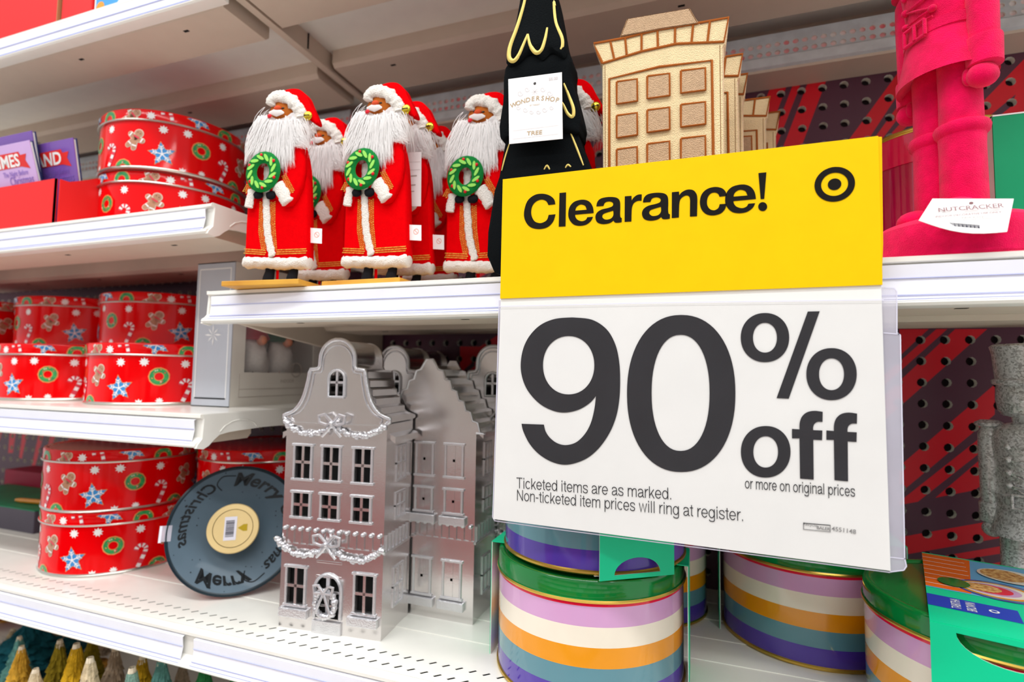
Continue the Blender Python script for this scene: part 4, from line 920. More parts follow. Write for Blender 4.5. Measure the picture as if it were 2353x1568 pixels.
MB().box((0, 0, 0), (xc-xb-.004, .28, .30), CARD).build('body', t, bevel=.004); mb = MB(); mb.poly(rect(.01, xc-xb-.012, .008, .28), -.0008, BL); mb.poly(ell(.03, .03, .018, .018, 16), -.0012, SC_[2]); mb.poly(ell(.13, .02, .03, .02, 16), -.0012, CARD); mb.poly(ell(.13, .02, .012, .009, 16), -.0016, INK); mb.build('front_print', t, fix=False)
# tray with picture books
xt = X0(126, 450, 1.02); t = thing('display_tray', 'red card display tray holding purple picture books', 'tray', (-2.60, 1.02, .4265)); wT = xt+2.60; hT = Z_(60, 421, 1.02)-.4265
mb = MB(); mb.box((0, 0, 0), (wT, .006, hT), RC); mb.box((wT-.006, .0, 0), (wT+.0, .004, hT), KR); mb.build('front_panel', t)
MB().prism([(.006, 0), (.118, 0), (.118, hT+.04), (.03, hT-.002), (.006, hT-.002)], wT+.006, wT+.011, RC, axis='x').build('side_panel', t)
MB().box((0, .112, 0), (wT, .118, hT+.04), RC).build('back_panel', t); MB().box((0, .006, 0), (wT, .112, .004), RC).build('tray_floor', t)
BKP = mat('book cover lilac', (214, 178, 232), .3, coat=.3); BKD = mat('book cover purple', (126, 84, 176), .3, coat=.3); BKS = mat('book spine navy', (30, 40, 96), .4); RIB = mat('book ribbon red', (232, 44, 36), .4)
def book(lab, x1, yb, yt, ztp, cov, word, sub, xr_off=0):
    """thin hardback leaning towards the aisle; x1 right edge, yb/yt depth at foot/top"""
    zb = .4265+.01; hh = ztp-zb; ang = math.atan2(yb-yt, hh); L = math.hypot(hh, yb-yt); Wd = .46
    b = thing('picture_book', lab, 'book', (x1, yb, zb), 0, 'picture books in the red tray'); b.rotation_euler = (ang, 0, 0)
    MB().box((-Wd, 0, 0), (0, .003, L), cov).build('front_cover', b, bevel=.001); MB().box((-Wd+.004, .003, .004), (-.004, .010, L-.004), CARD).build('pages', b); MB().box((-Wd, .010, 0), (0, .013, L), BKS).build('back_cover', b, bevel=.001)
    mb = MB(); mb.poly([(-Wd+.02, L*.73), (-.06, L*.735), (-.020, L*.70), (-.036, L*.80), (-.026, L*.865), (-.055, L*.86), (-.060, L*.90), (-Wd+.02, L*.90)], -.0008, RIB)
    ftext(mb, word, L*.19, -.062, L*.747, -.0014, WHT, align='RIGHT', bold=.025, sx=1.05)
    if sub:
        PI = mat('book purple ink', (134, 100, 196), .4); ftext(mb, 'The Night Before', L*.085, -.035, L*.64, -.0012, PI, align='RIGHT', sx=.75); ftext(mb, 'Christmas', L*.14, -.015, L*.54, -.0012, PI, align='RIGHT', sx=.75)
    mb.build('cover_print', b, fix=False); return b
def zt(px, py, Y): return Z_(px, py, Y)
xr = X0(66, 322, 1.005); book('front lilac picture book with red ribbon reading MES', xr, 1.075, 1.005, zt(66, 322, 1.005), BKP, 'TIMES', True)
xr = X0(72, 300, 1.03); book('purple picture book directly behind the lilac front one', xr, 1.092, 1.03, zt(72, 300, 1.03), BKD, 'TALES', False)
xr = X0(167, 316, 1.06); book('purple picture book at the right, red ribbon reading ND', xr, 1.11, 1.06, zt(167, 316, 1.06), BKD, 'LAND', True)
# game boxes, far left of the slotted shelf
DKB = mat('game box side', (84, 78, 90), .5); GTP = mat('game box green top', (0, 140, 96), .4, var=.2, vscale=20); MAG = mat('magenta flat box', (176, 12, 60), .5)
t = thing('game_box', 'flat game box with green top at the left edge of the slotted shelf', 'box', (-3.05, 1.345, -.631)); MB().box((0, 0, 0), (.665, .26, .085), DKB).build('body', t, bevel=.003); MB().box((.0, .0, .085), (.665, .26, .088), GTP).build('top_print', t)
t = thing('marker_pen', 'orange pen lying on the green game box', 'pen', (-2.60, 1.40, -.631+.098)); MB().tube([(0, 0, 0), (.03, .003, 0), (.17, .02, 0)], [.007, .010, .010], SC_[2], 10).build('barrel', t, smooth=50); MB().tube([(.17, .02, 0), (.20, .024, 0)], .0105, mat('pen cap yellow', (220, 200, 90), .4), 10).build('cap', t, smooth=50)
t = thing('flat_box', 'magenta flat box behind the green game box', 'box', (-3.1, 1.615, -.631)); MB().box((0, 0, 0), (.75, .12, .15), MAG).build('body', t, bevel=.003)
# ------------------------------------------------------------------ bearded figurines on the middle shelf
FR = mat('felt red', (236, 0, 8), .9, bump=.35, bscale=1400, var=.06, vscale=200, spec=.03); FLC = mat('fleece white', (246, 240, 230), .95, bump=.8, bscale=900, var=.05, vscale=400, spec=.1)
BRD = mat('beard fur white', (255, 253, 251), .8, spec=.1, var=.01)
_nt = BRD.node_tree; _o = _nt.nodes['Material Output']; _tl = _nt.nodes.new('ShaderNodeBsdfTranslucent'); _tl.inputs[0].default_value = (1, .99, .98, 1); _mx = _nt.nodes.new('ShaderNodeMixShader'); _mx.inputs[0].default_value = .45
_nt.links.new(_nt.nodes['Principled BSDF'].outputs[0], _mx.inputs[1]); _nt.links.new(_tl.outputs[0], _mx.inputs[2]); _nt.links.new(_mx.outputs[0], _o.inputs[0]); SKN = mat('brown felt face', (178, 96, 34), .85, spec=.1); NOS = mat('felt nose', (206, 74, 34), .85); LIP = mat('lip red', (214, 24, 44), .7)
BRAID = mat('gold braid', (246, 196, 84), .4, metal=.2, col2=(206, 130, 30), var=.4, vscale=500); BOOT = mat('black felt boot', (26, 26, 30), .9, spec=.1); WOOD = mat('honey wood', (226, 170, 66), .55, col2=(204, 142, 50), var=.2, vscale=18)
WG = mat('wreath green felt', (10, 122, 50), .8, spec=.15, bump=.3, bscale=900); LF = mat('leaf light green', (150, 222, 96), .7); BER = mat('berry red', (214, 20, 30), .4); BELL = mat('gold bell', (226, 196, 60), .2, metal=.9); TAGW = mat('tag paper', (246, 245, 243), .6); EYE = mat('eye black', (20, 14, 12), .4)
YF = 1.055; fo = (X_(868, 655, YF), YF, .1994); FP = Plane(fo)
def s(x, y): return FP(780+x/3.136, 180+y/3.136)
def S(pts): return [s(*p) for p in pts]
SLABH = Z_(860, 637, 1.0)-.1994
def fleece(mb, path, r, y, m=FLC, sq=.8, n=10, k=8, amp=.28, seed=0):
    pts = spl([s(*p) for p in path], k); P = [Vector((x, y, z)) for x, z in pts]; N = len(P); rr = random.Random(seed)
    base = len(mb.v); mb.tube(P, [r*(.75 if i in (0, N-1) else 1) for i in range(N)], m, n, sq)
    for i in range(base, len(mb.v)):
        v = Vector(mb.v[i]); c = P[(i-base)//n]; q = 1+amp*noise.noise(v*95+Vector((seed, 0, 0)))+amp*.6*noise.noise(v*210); mb.v[i] = tuple(c+(v-c)*q)
def beads(mb, path, m, r, y, pitch, rows=2, gap=.0045):
    pts = [Vector(s(*p)) for p in path]; d = 0; 
    for a, b in zip(pts, pts[1:]):
        L = (b-a).length; t = (b-a).normalized(); nn = Vector((-t.y, t.x)); k = 0
        while k*pitch < L:
            p = a+t*(k*pitch)
            for j in range(rows):
                q = p+nn*(j-(rows-1)/2)*gap+t*(pitch*.5*(j % 2)); mb.add([(q.x-r, y, q.y-r*.8), (q.x+r, y, q.y-r*.4), (q.x+r, y, q.y+r*.8), (q.x-r, y, q.y+r*.4), (q.x, y-r*.8, q.y)], [(0, 1, 4), (1, 2, 4), (2, 3, 4), (3, 0, 4)], m)
            k += 1
def pillow(mb, out, y0, y1, m, inset=.006):
    c = Vector((sum(p[0] for p in out)/len(out), sum(p[1] for p in out)/len(out)))
    ins = [tuple(Vector(p)+(c-Vector(p)).normalized()*inset) for p in out]; n = len(out)
    V = [(p[0], y0+.006, p[1]) for p in out]+[(p[0], y0, p[1]) for p in ins]+[(p[0], y1-.006, p[1]) for p in out]+[(p[0], y1, p[1]) for p in ins]
    F = [(i, (i+1) % n, n+(i+1) % n, n+i) for i in range(n)]+[(i, 2*n+i, 2*n+(i+1) % n, (i+1) % n) for i in range(n)]+[(2*n+i, 3*n+i, 3*n+(i+1) % n, 2*n+(i+1) % n) for i in range(n)]
    tr = tessellate_polygon([[Vector((p[0], p[1], 0)) for p in ins]]); F += [tuple(n+k for k in t) for t in tr]+[tuple(3*n+k for k in reversed(t)) for t in tr]
    mb.add(V, F, m)
def figurine(at, label, rz=0, slab=True):
    t = thing('bearded_figurine', label, 'figurine', at, rz, 'bearded red-robed figurines')
    b = s(-50, 1500); e = s(500, 1500)
    MB().box((b[0], -.040, 0), (e[0], .055, SLABH), WOOD).build('wooden_base', t, bevel=.0015)
    for (x0, x1) in ((148, 225), (322, 398)):
        a, c = s(x0, 1350), s(x1, 1420); mb = MB()
        mb.tube([((a[0]+c[0])/2+.004, 0, a[1]+.03), ((a[0]+c[0])/2+.002, 0, (a[1]+c[1])/2), ((a[0]+c[0])/2, -.004, SLABH+.014), ((a[0]+c[0])/2, -.006, SLABH)], [(c[0]-a[0])*.40, (c[0]-a[0])*.42, (c[0]-a[0])*.48, (c[0]-a[0])*.56], BOOT, 12, 1.1); mb.build('boot', t, smooth=60)
    p = s(238, 1350); MB().tube([(p[0], .01, p[1]+.02), (p[0], .01, SLABH)], .004, FR, 8).build('support_rod', t)
    coat = spl([(36, 1290), (46, 1000), (62, 780), (88, 560), (120, 400), (160, 310), (300, 290), (390, 350), (440, 450), (478, 640), (492, 1000), (496, 1290)], 4)
    mb = MB(); pillow(mb, S(coat), -.030, .026, FR, .008); mb.build('coat', t, smooth=50)
    for k, P in enumerate(([(405, 378), (450, 450), (482, 560), (486, 650), (468, 760), (430, 850), (392, 905), (345, 915), (300, 880), (262, 845), (280, 780), (320, 700), (340, 600), (352, 480), (375, 410)], [(90, 500), (105, 620), (128, 760), (135, 850), (100, 945), (62, 915), (48, 800), (60, 660), (75, 560)])):
        mb = MB(); pillow(mb, S(P), -.052 if k == 0 else -.044, -.026, FR, .007); mb.build('sleeve', t, smooth=55)
    mb = MB(); fleece(mb, [(292, 760), (330, 820), (368, 895)], .0165, -.054, seed=3); fl = mb.build('sleeve_cuff', t, smooth=80)
    mb = MB(); fleece(mb, [(108, 800), (92, 870), (80, 935)], .0115, -.048, seed=4); mb.build('sleeve_cuff', t, smooth=80)
    mb = MB(); beads(mb, [(338, 690), (405, 815)], BRAID, .0019, -.0535, .0044, 3, .0048); mb.build('sleeve_braid', t, fix=False); mb = MB(); beads(mb, [(50, 820), (75, 770)], BRAID, .0019, -.0465, .0044, 3, .0048); mb.build('sleeve_braid', t, fix=False)
    for (x0, y0, x1, y1) in ((122, 842, 182, 835), (210, 862, 278, 815)):
        mb = MB(); a, c = s(x0, y0), s(x1, y1); mb.ball(((a[0]+c[0])/2, -.050, (a[1]+c[1])/2), (abs(c[0]-a[0])*.56, .012, .0105), BOOT, 12, 8, .15); mb.build('mitten', t, smooth=60)
    mb = MB(); fleece(mb, [(200, 620), (196, 740), (193, 850), (195, 950), (203, 1100), (225, 1210), (240, 1280)], .0098, -.033, sq=.55, seed=5); mb.build('front_trim', t, smooth=80)
    mb = MB()
    for P in ([(160, 880), (154, 1100), (178, 1235)], [(240, 880), (240, 1050), (256, 1230)], [(38, 1245), (190, 1252)], [(268, 1246), (488, 1232)]): beads(mb, P, BRAID, .0019, -.0318, .0044, 3, .0050)
    mb.build('coat_braid', t, fix=False)
    mb = MB(); fleece(mb, [(18, 1322), (120, 1320), (260, 1320), (380, 1318), (496, 1308)], .0152, -.006, sq=2.1, n=16, seed=6, amp=.2); mb.build('hem_trim', t, smooth=80)
    # wreath
    c = s(203, 680); rx = s(328, 680)[0]-c[0]; rz_ = c[1]-s(203, 828)[1]; hx, hz = s(247, 680)[0]-c[0], c[1]-s(203, 742)[1]; mb = MB(); N, K = 40, 8
    V = []
    for i in range(N):
        a = 2*math.pi*i/N
        for j in range(K):
            b_ = 2*math.pi*j/K; f_ = .5+.5*math.cos(b_); V.append((c[0]+(hx+(rx-hx)*f_)*math.cos(a), -.068+.010*math.sin(b_), c[1]+(hz+(rz_-hz)*f_)*math.sin(a)))
    mb.add(V, [(i*K+j, i*K+(j+1) % K, ((i+1) % N)*K+(j+1) % K, ((i+1) % N)*K+j) for i in range(N) for j in range(K)], WG); wr = mb.build('wreath', t, smooth=60)
    for k in range(12):
        a = 2*math.pi*(k+.3)/12; rm = .5*(1+hx/rx); x, z = c[0]+rx*rm*math.cos(a), c[1]+rz_*rm*math.sin(a); an = a+.9; l, w = .0115, .0042
        P = [(l*math.cos(q), w*math.sin(q)) for q in [k2*math.pi/4 for k2 in range(8)]]; P = [(x+px*math.cos(an)-pz*math.sin(an), z+px*math.sin(an)+pz*math.cos(an)) for px, pz in P]
        mb = MB(); mb.prism(P, -.0805, -.077, LF); mb.build('leaf', wr)
    for k in range(6):
        a = 2*math.pi*(k+.15)/6+.45; x, z = c[0]+rx*.80*math.cos(a), c[1]+rz_*.80*math.sin(a); mb = MB(); mb.ball((x, -.078, z), .0042, BER, 8, 6); mb.build('berry', wr, smooth=60)
    # head, face, hat
    c = s(300, 225); mb = MB(); mb.ball((c[0], -.018, c[1]), (.040, .034, .042), SKN, 14, 10); hd = mb.build('head', t, smooth=60)
    n0 = s(288, 207); MB().ball((n0[0], -.056, n0[1]), (.0105, .008, .007), NOS, 10, 7).build('nose', hd, smooth=60)
    for ex, ey in ((262, 196), (322, 200)):
        q = s(ex, ey); MB().ball((q[0], -.050, q[1]), (.0040, .003, .0024), EYE, 8, 6).build('eye', hd)
    q = s(238, 270); MB().ball((q[0], -.062, q[1]), (.0062, .004, .0052), LIP, 8, 6).build('mouth', hd, smooth=60)
    mb = MB(); m0 = [(232, 246), (262, 240), (290, 246), (318, 238), (340, 240)]; mb.tube([Vector((s(*p)[0], -.060, s(*p)[1])) for p in m0], [.003, .0072, .0085, .0065, .002], BRD, 8, .7); mb.build('moustache', hd, smooth=60)
    mb = MB(); rr = random.Random(11)
    body = spl([(232, 262), (150, 270), (105, 350), (88, 450), (92, 520), (130, 575), (190, 560), (260, 590), (320, 640), (345, 560), (395, 420), (450, 470), (452, 330), (470, 260), (400, 225), (345, 262), (285, 285)], 3)
    pillow(mb, S(body), -.056, .0, BRD, .012)
    def strand(a, b_, sag, y, w):
        A, B = s(*a), s(*b_); N = 5; L = []; R_ = []
        for i in range(N+1):
            u = i/N; x = A[0]+(B[0]-A[0])*u+sag*math.sin(math.pi*u)*.010; z = A[1]+(B[1]-A[1])*(u**1.15); ww = w*(1-u)**.7+.0002; yy = y-.008*math.sin(math.pi*u); L.append((x-ww, yy, z)); R_.append((x+ww, yy-.001, z))
        n_ = N+1; mb.add(L+R_, [(i, i+1, n_+i+1, n_+i) for i in range(N)], BRD)
    for k in range(900):
        u = rr.random(); x0 = 150+u*300; y0 = 255+abs(u-.45)*60+rr.uniform(-15, 200); spread = (u-.5)
        if 230 < x0 < 345 and y0 < 285: y0 = 290+rr.random()*40
        x1 = x0+spread*190+rr.uniform(-30, 30)-20; y1 = min(y0+rr.uniform(160, 360), 610+(60 if 280 < x0 < 350 else 0)+rr.uniform(-20, 40)); 
        if x1 > 425 and y1 > 480: y1 = 480+rr.uniform(-40, 20)
        x1 = max(x1, 60); strand((x0, y0), (x1, y1), rr.uniform(-1, 1), -.056+rr.uniform(-.006, .004), rr.uniform(.0008, .0019))
    for k in range(90):
        sd = rr.choice((-1, 1)); x0 = 175+rr.random()*30 if sd < 0 else 430+rr.random()*35; y0 = rr.uniform(190, 330); strand((x0, y0), (x0+sd*rr.uniform(30, 95), y0+rr.uniform(90, 260)), sd, -.03+rr.uniform(-.02, .02), .0012)
    mb.build('beard', t, fix=False)
    hat = spl([(235, 165), (262, 105), (310, 62), (370, 42), (430, 46), (475, 85), (505, 150), (530, 200), (556, 262), (548, 285), (500, 262), (470, 215), (420, 175), (330, 140)], 4)
    mb = MB(); pillow(mb, S(hat), -.040, .016, FR, .014); ht = mb.build('hat', t, smooth=55)
    mb = MB(); fleece(mb, [(222, 180), (246, 128), (300, 112), (352, 126), (405, 165), (440, 215), (452, 262)], .0155, -.036, sq=1.6, n=14, seed=9, amp=.34); mb.build('hat_trim', ht, smooth=80)
    c = s(500, 243); mb = MB(); mb.ball((c[0], -.045, c[1]), .0118, BELL, 14, 10); bl = mb.build('bell', t, smooth=60)
    MB().box((c[0]-.0075, -.0575, c[1]-.001), (c[0]+.0075, -.0535, c[1]+.001), EYE).build('bell_slot', bl)
    a = s(494, 1110); mb = MB(); mb.prism([(a[0]-.004, a[1]+.020), (a[0]+.030, a[1]+.016), (a[0]+.031, a[1]-.020), (a[0]-.004, a[1]-.016)], -.006, -.005, TAGW); lb = mb.build('care_label', t)
    mb = MB(); pr_ = mat('label print salmon', (236, 150, 130), .6); rg = ell(a[0]+.017, a[1]+.002, .0068, .0068, 18); mb.poly(rg, -.0066, pr_, holes=[ell(a[0]+.017, a[1]+.002, .0056, .0056, 18)]); addstrip(mb, [(a[0]+.0125, a[1]+.0065), (a[0]+.0215, a[1]-.0025)], .0012, -.0066, pr_); mb.build('label_print', lb, fix=False)
    return t
F2 = figurine(fo, 'middle front bearded figurine in red robe, tallest of the front row')
def squash(o, k, dy):
    for c in kids(o):
        if c.name.split('.')[0] != 'wooden_base':
            for v in c.data.vertices: v.co.y = v.co.y*k+dy
            squash(c, k, dy)
squash(F2, .5, .010*U)
fz = s(430, 36)[1]+fo[2]; fx = s(400, 45)[0]
def place(px, py, label, kx=0., dy=0., rz=0.):
    """stands a copy where its hat top is seen"""
    d = ray(px, py); Y = fz/d.z+dy; X = d.x*Y-fx*math.cos(rz)+kx; return dup(F2, (X, Y, .1994), rz, label)
place(670, 209, 'leftmost bearded figurine in red robe, at the left end of the shelf', kx=.016, rz=.10)
place(1141, 215, 'third front bearded figurine, partly behind the clearance sign')
place(772, 273, 'rear bearded figurine seen between the leftmost and middle front ones')
place(962, 236, 'rear bearded figurine close behind the middle front one with hang tag beside it', dy=-.0)
place(1017, 292, 'smallest-looking bearded figurine deep behind, between the middle and third front ones', dy=.0)
place(1332, 186, 'bearded figurine to the right of the black plush tree', dy=0)
# hang tags (paper cards tied to the figurines)
LINE = mat('tag fine print', (176, 168, 160), .6)
def hang_tag(label, pts, Y, lines):
    pl = Plane((X_(pts[0][0], pts[0][1], Y), Y, Z_(pts[0][0], pts[0][1], Y))); P = [pl(*p) for p in pts]
    t = thing('hang_tag', label, 'tag', (X_(pts[0][0], pts[0][1], Y), Y, Z_(pts[0][0], pts[0][1], Y)))
    MB().prism(P, 0, .0012, TAGW).build('card', t); mb = MB()
    for (a, b, w) in lines: addstrip(mb, [pl(*a), pl(*b)], w, -.0004, LINE)
    mb.build('fine_print', t, fix=False); return t, pl
hang_tag('white hang tag with fine print between two figurines right of the middle one', [(936, 351), (968, 349), (967, 474), (937, 474)], 1.10, [((940, 373), (966, 372), .0006), ((940, 391), (966, 390), .0006), ((944, 405), (958, 404), .003), ((944, 426), (955, 425), .003), ((941, 440), (952, 440), .002)])
hang_tag('white hang tag edge right of the leftmost figurine', [(714, 360), (737, 366), (737, 480), (716, 476)], 1.16, [((722, 374), (736, 375), .0006), ((722, 390), (736, 391), .0006)])
# ------------------------------------------------------------------ black plush tree with gold stitching and its tag
BLV = mat('black velvet', (9, 13, 15), .95, bump=.3, bscale=900, spec=.1); GST = mat('gold stitching', (224, 200, 110), .45, metal=.25)
YT = 1.06; to = (X_(1270, 640, YT), YT, .1994); TP = Plane(to)
def tr_(x, y): return TP(1140+x/3.565, y/3.565)
t = thing('plush_tree', 'black velvet plush tree with gold stitched scallops, left above the sign', 'ornament', to)
def tier(pts, y0, y1, nm='tier'):
    mb = MB(); pillow(mb, [tr_(*p) for p in spl(pts, 4)], y0, y1, BLV, .012); return mb.build(nm, t, smooth=55)
zb = 2278
tier([(60, 1480), (110, 1200), (140, 1100), (640, 1050), (700, 1180), (790, 1420), (830, 1560), (830, 2250), (20, 2250), (20, 1600)], -.030, .045, 'lower_tier')
tier([(70, 1090), (100, 900), (160, 560), (600, 500), (640, 700), (714, 1000), (712, 1080), (690, 1150), (560, 1140), (400, 1190), (250, 1150), (110, 1205), (75, 1170)], -.038, .038, 'middle_tier')
tier([(135, 600), (145, 480), (200, 330), (240, 130), (270, -40), (330, -180), (400, -260), (460, -150), (510, 0), (545, 170), (580, 370), (615, 480), (606, 560), (570, 560), (500, 520), (420, 580), (340, 520), (240, 600), (160, 625)], -.046, .030, 'top_tier')
def stitch(pts, w, y):
    mb = MB()
    P = spl([tr_(*p) for p in pts], 5); n_ = len(P); ws = [w*(.55+.45*math.sin(math.pi*i/(n_-1))) for i in range(n_)]; mb.tube([Vector((p[0], y, p[1])) for p in P], [q/2 for q in ws], GST, 6, .6); mb.build('gold_stitch', t, smooth=60)
stitch([(305, -10), (285, 130), (230, 320), (172, 480), (165, 570), (200, 595), (240, 550), (280, 460), (312, 385)], .0100, -.0455)
stitch([(312, 385), (330, 470), (375, 530), (420, 510), (450, 420), (466, 335)], .0090, -.0455)
stitch([(466, 335), (510, 440), (550, 505), (580, 490), (578, 410), (530, 290), (515, 130), (525, 160)], .0080, -.0440)
stitch([(478, 0), (500, 110)], .005, -.044)
stitch([(590, 760), (630, 860), (665, 960), (660, 1025), (620, 1000), (585, 930), (550, 885)], .0075, -.0375)
stitch([(570, 640), (585, 740)], .003, -.037); stitch([(150, 1215), (110, 1340), (85, 1440)], .0034, -.0300); stitch([(625, 1110), (690, 1270), (740, 1400)], .0040, -.0300)
stitch([(425, 1432), (448, 1400), (470, 1432)], .004, -.030); stitch([(595, 1420), (615, 1395), (640, 1412)], .004, -.030)
stitch([(140, 1800), (200, 1900), (300, 1780), (400, 1900), (520, 1780), (640, 1890), (720, 1790)], .0075, -.030)
YG = 1.005; to2 = (X_(1168, 180, YG), YG, Z_(1168, 180, YG)); GP = Plane(to2)
tg = thing('hang_tag', 'white price tag lettered TREE hanging on the black plush tree', 'tag', to2)
MB().prism([GP(*p) for p in ((1168, 182), (1291, 166), (1293, 319), (1170, 331))], 0, .0012, TAGW).build('card', tg)
mb = MB(); g3 = mat('tag gold ink', (190, 164, 128), .5); g4 = mat('tag pale ink', (214, 206, 206), .5)
def tt(w, size, px, py, m, ang, bold=0.01, sx=1.): p = GP(px, py); ftext(mb, w, size, p[0], p[1], -.0005, m, bold=bold, ang=ang, sx=sx)
A_ = math.atan2(GP(1291, 166)[1]-GP(1168, 182)[1], GP(1291, 166)[0]-GP(1168, 182)[0])
tt('$5.00', .0085, 1271, 184, g4, A_, .02); tt('TREE', .0120, 1228, 310, g3, A_, .012, 1.25); tt('BY TARGET', .0042, 1229, 243, g3, A_, .0)
N_ = 'WONDERSHOP'
for i, ch in enumerate(N_):
    u = i/(len(N_)-1); p = GP(1181+u*98, 246-u*11-9*math.sin(math.pi*u)); ftext(mb, ch, .0135, p[0], p[1], -.0005, g3, bold=.012, ang=A_+(.5-u)*.55)
for sgn in (-1, 1):
    for (cx_, cy_, r_) in ((1229+sgn*18, 206, 6), (1229+sgn*34, 215, 7), (1229+sgn*22, 253, 6), (1229+sgn*38, 248, 5), (1229+sgn*8, 258, 5)):
        P = [GP(cx_+r_*math.cos(a*.5)*(1-a/20), cy_-sgn*cx_*.0+r_*math.sin(a*.5)*(1-a/20)) for a in range(0, 15)]; addstrip(mb, P, .0008, -.0005, g4)
for k in range(4):
    a = k*math.pi/4; c = GP(1229, 211); addstrip(mb, [(c[0]-.008*math.cos(a), c[1]-.008*math.sin(a)), (c[0]+.008*math.cos(a), c[1]+.008*math.sin(a))], .0006, -.0005, g4)
for a, b in (((1178, 301), (1284, 288)), ((1178, 320), (1284, 308))): addstrip(mb, [GP(*a), GP(*b)], .0005, -.0005, g4)
mb.poly(ell(*GP(1229, 192), .0028, .0028, 12), -.0006, EYE); mb.build('tag_print', tg, fix=False)
mb = MB(); c = GP(1229, 192); mb.tube([Vector((c[0], -.001, c[1])), Vector((c[0]+.004, .02, c[1]+.02)), Vector((c[0]+.01, .045, c[1]+.02))], .0006, g4, 5); mb.build('string', tg)
# ------------------------------------------------------------------ felt buildings
FB = mat('cream felt', (250, 226, 176), .95, sheen=.3, bump=.7, bscale=1100, spec=.1, var=.06, vscale=120); FW = mat('tan felt window', (212, 178, 142), .95, bump=.8, bscale=1100, spec=.1, var=.12, vscale=260); STI = mat('brown stitching', (164, 90, 36), .8, spec=.1); STD = mat('dark seam', (140, 100, 60), .9)
YB = 1.075; bo = (X_(1388, 640, YB), YB, .1994); BP = Plane(bo)
def fb(x, y): return BP(1140+x/3.565, y/3.565)
def felt_building():
    t = thing('felt_building', 'cream felt town building with brown stitched windows, front one beside the plush tree', 'ornament', bo, 0, 'cream felt buildings')
    mb = MB(); pillow(mb, [fb(*p) for p in [(885, 2260), (885, 1400), (878, 560), (845, 500), (805, 395), (1020, 350), (1075, 205), (1590, 120), (1670, 240), (1905, 185), (1880, 400), (1862, 430), (1868, 1300), (1875, 2260)]], -.020, .034, FB, .004); mb.build('body', t)
    mb = MB(); pillow(mb, [fb(*p) for p in [(1030, 352), (1084, 215), (1588, 132), (1655, 248), (1340, 300), (1130, 335)]], -.0245, -.018, FW, .003); mb.build('roof_panel', t)
    mb = MB()
    def st(P, w=.0052, y=-.0215): mb.tube([Vector((fb(*p)[0], y, fb(*p)[1])) for p in P], w/2, STI, 6, .5)
    st([(885, 565), (850, 490), (815, 405), (1060, 362), (1340, 295), (1620, 250), (1900, 200), (1862, 395), (1480, 410), (1200, 470), (885, 565)])
    for (a, b) in (((950, 395), (980, 530)), ((1068, 362), (1080, 495)), ((1200, 330), (1200, 470)), ((1328, 300), (1332, 445)), ((1470, 275), (1468, 415)), ((1615, 255), (1602, 400)), ((1750, 230), (1730, 395))): st([a, b], .0044)
    st([(945, 2200), (940, 1300), (940, 690), (1340, 595), (1765, 545), (1775, 1200), (1785, 2200)], .0050)
    mb.build('stitching', t, smooth=60)
    for r in range(5):
        for c, (x0, x1, y0) in enumerate(((1003, 1165, 708), (1248, 1425, 665), (1518, 1712, 622))):
            hgt = 180 if c < 2 else 180; yy = y0+r*272; P = [(x0, yy+12), (x1, yy-10), (x1+2, yy+hgt-14), (x0, yy+hgt+10)]
            mb = MB(); pillow(mb, [fb(*p) for p in P], -.0245, -.019, FW, .002); w = mb.build('window', t)
            mb = MB(); Q = [Vector((fb(*p)[0], -.0240, fb(*p)[1])) for p in P+[P[0]]]; mb.tube(Q, .0025, STI, 6, .6); mb.build('window_stitching', w, smooth=60)
    mb = MB()
    for P in ([(905, 580), (910, 2200)], [(1830, 420), (1838, 1300), (1845, 2200)]): addstrip(mb, [fb(*p) for p in P], .0012, -.0204, STD)
    for yy in (.0, .018): pass
    mb.build('edge_seam', t, fix=False); return t
FB1 = felt_building()
cor = fb(1905, 185); ztc = cor[1]+bo[2]
for px, py, lab in ((1706, 133, 'second cream felt building in the row, just behind the front one'), (1717, 177, 'third cream felt building in the row'), (1768, 229, 'fourth cream felt building, standing free behind the row'), (1790, 262, 'last cream felt building against the wall, mostly hidden by the sign')):
    d = ray(px, py); Y = min(ztc/d.z, 1.60); X = d.x*Y-cor[0]; dup(FB1, (X, Y, .1994), 0, lab)
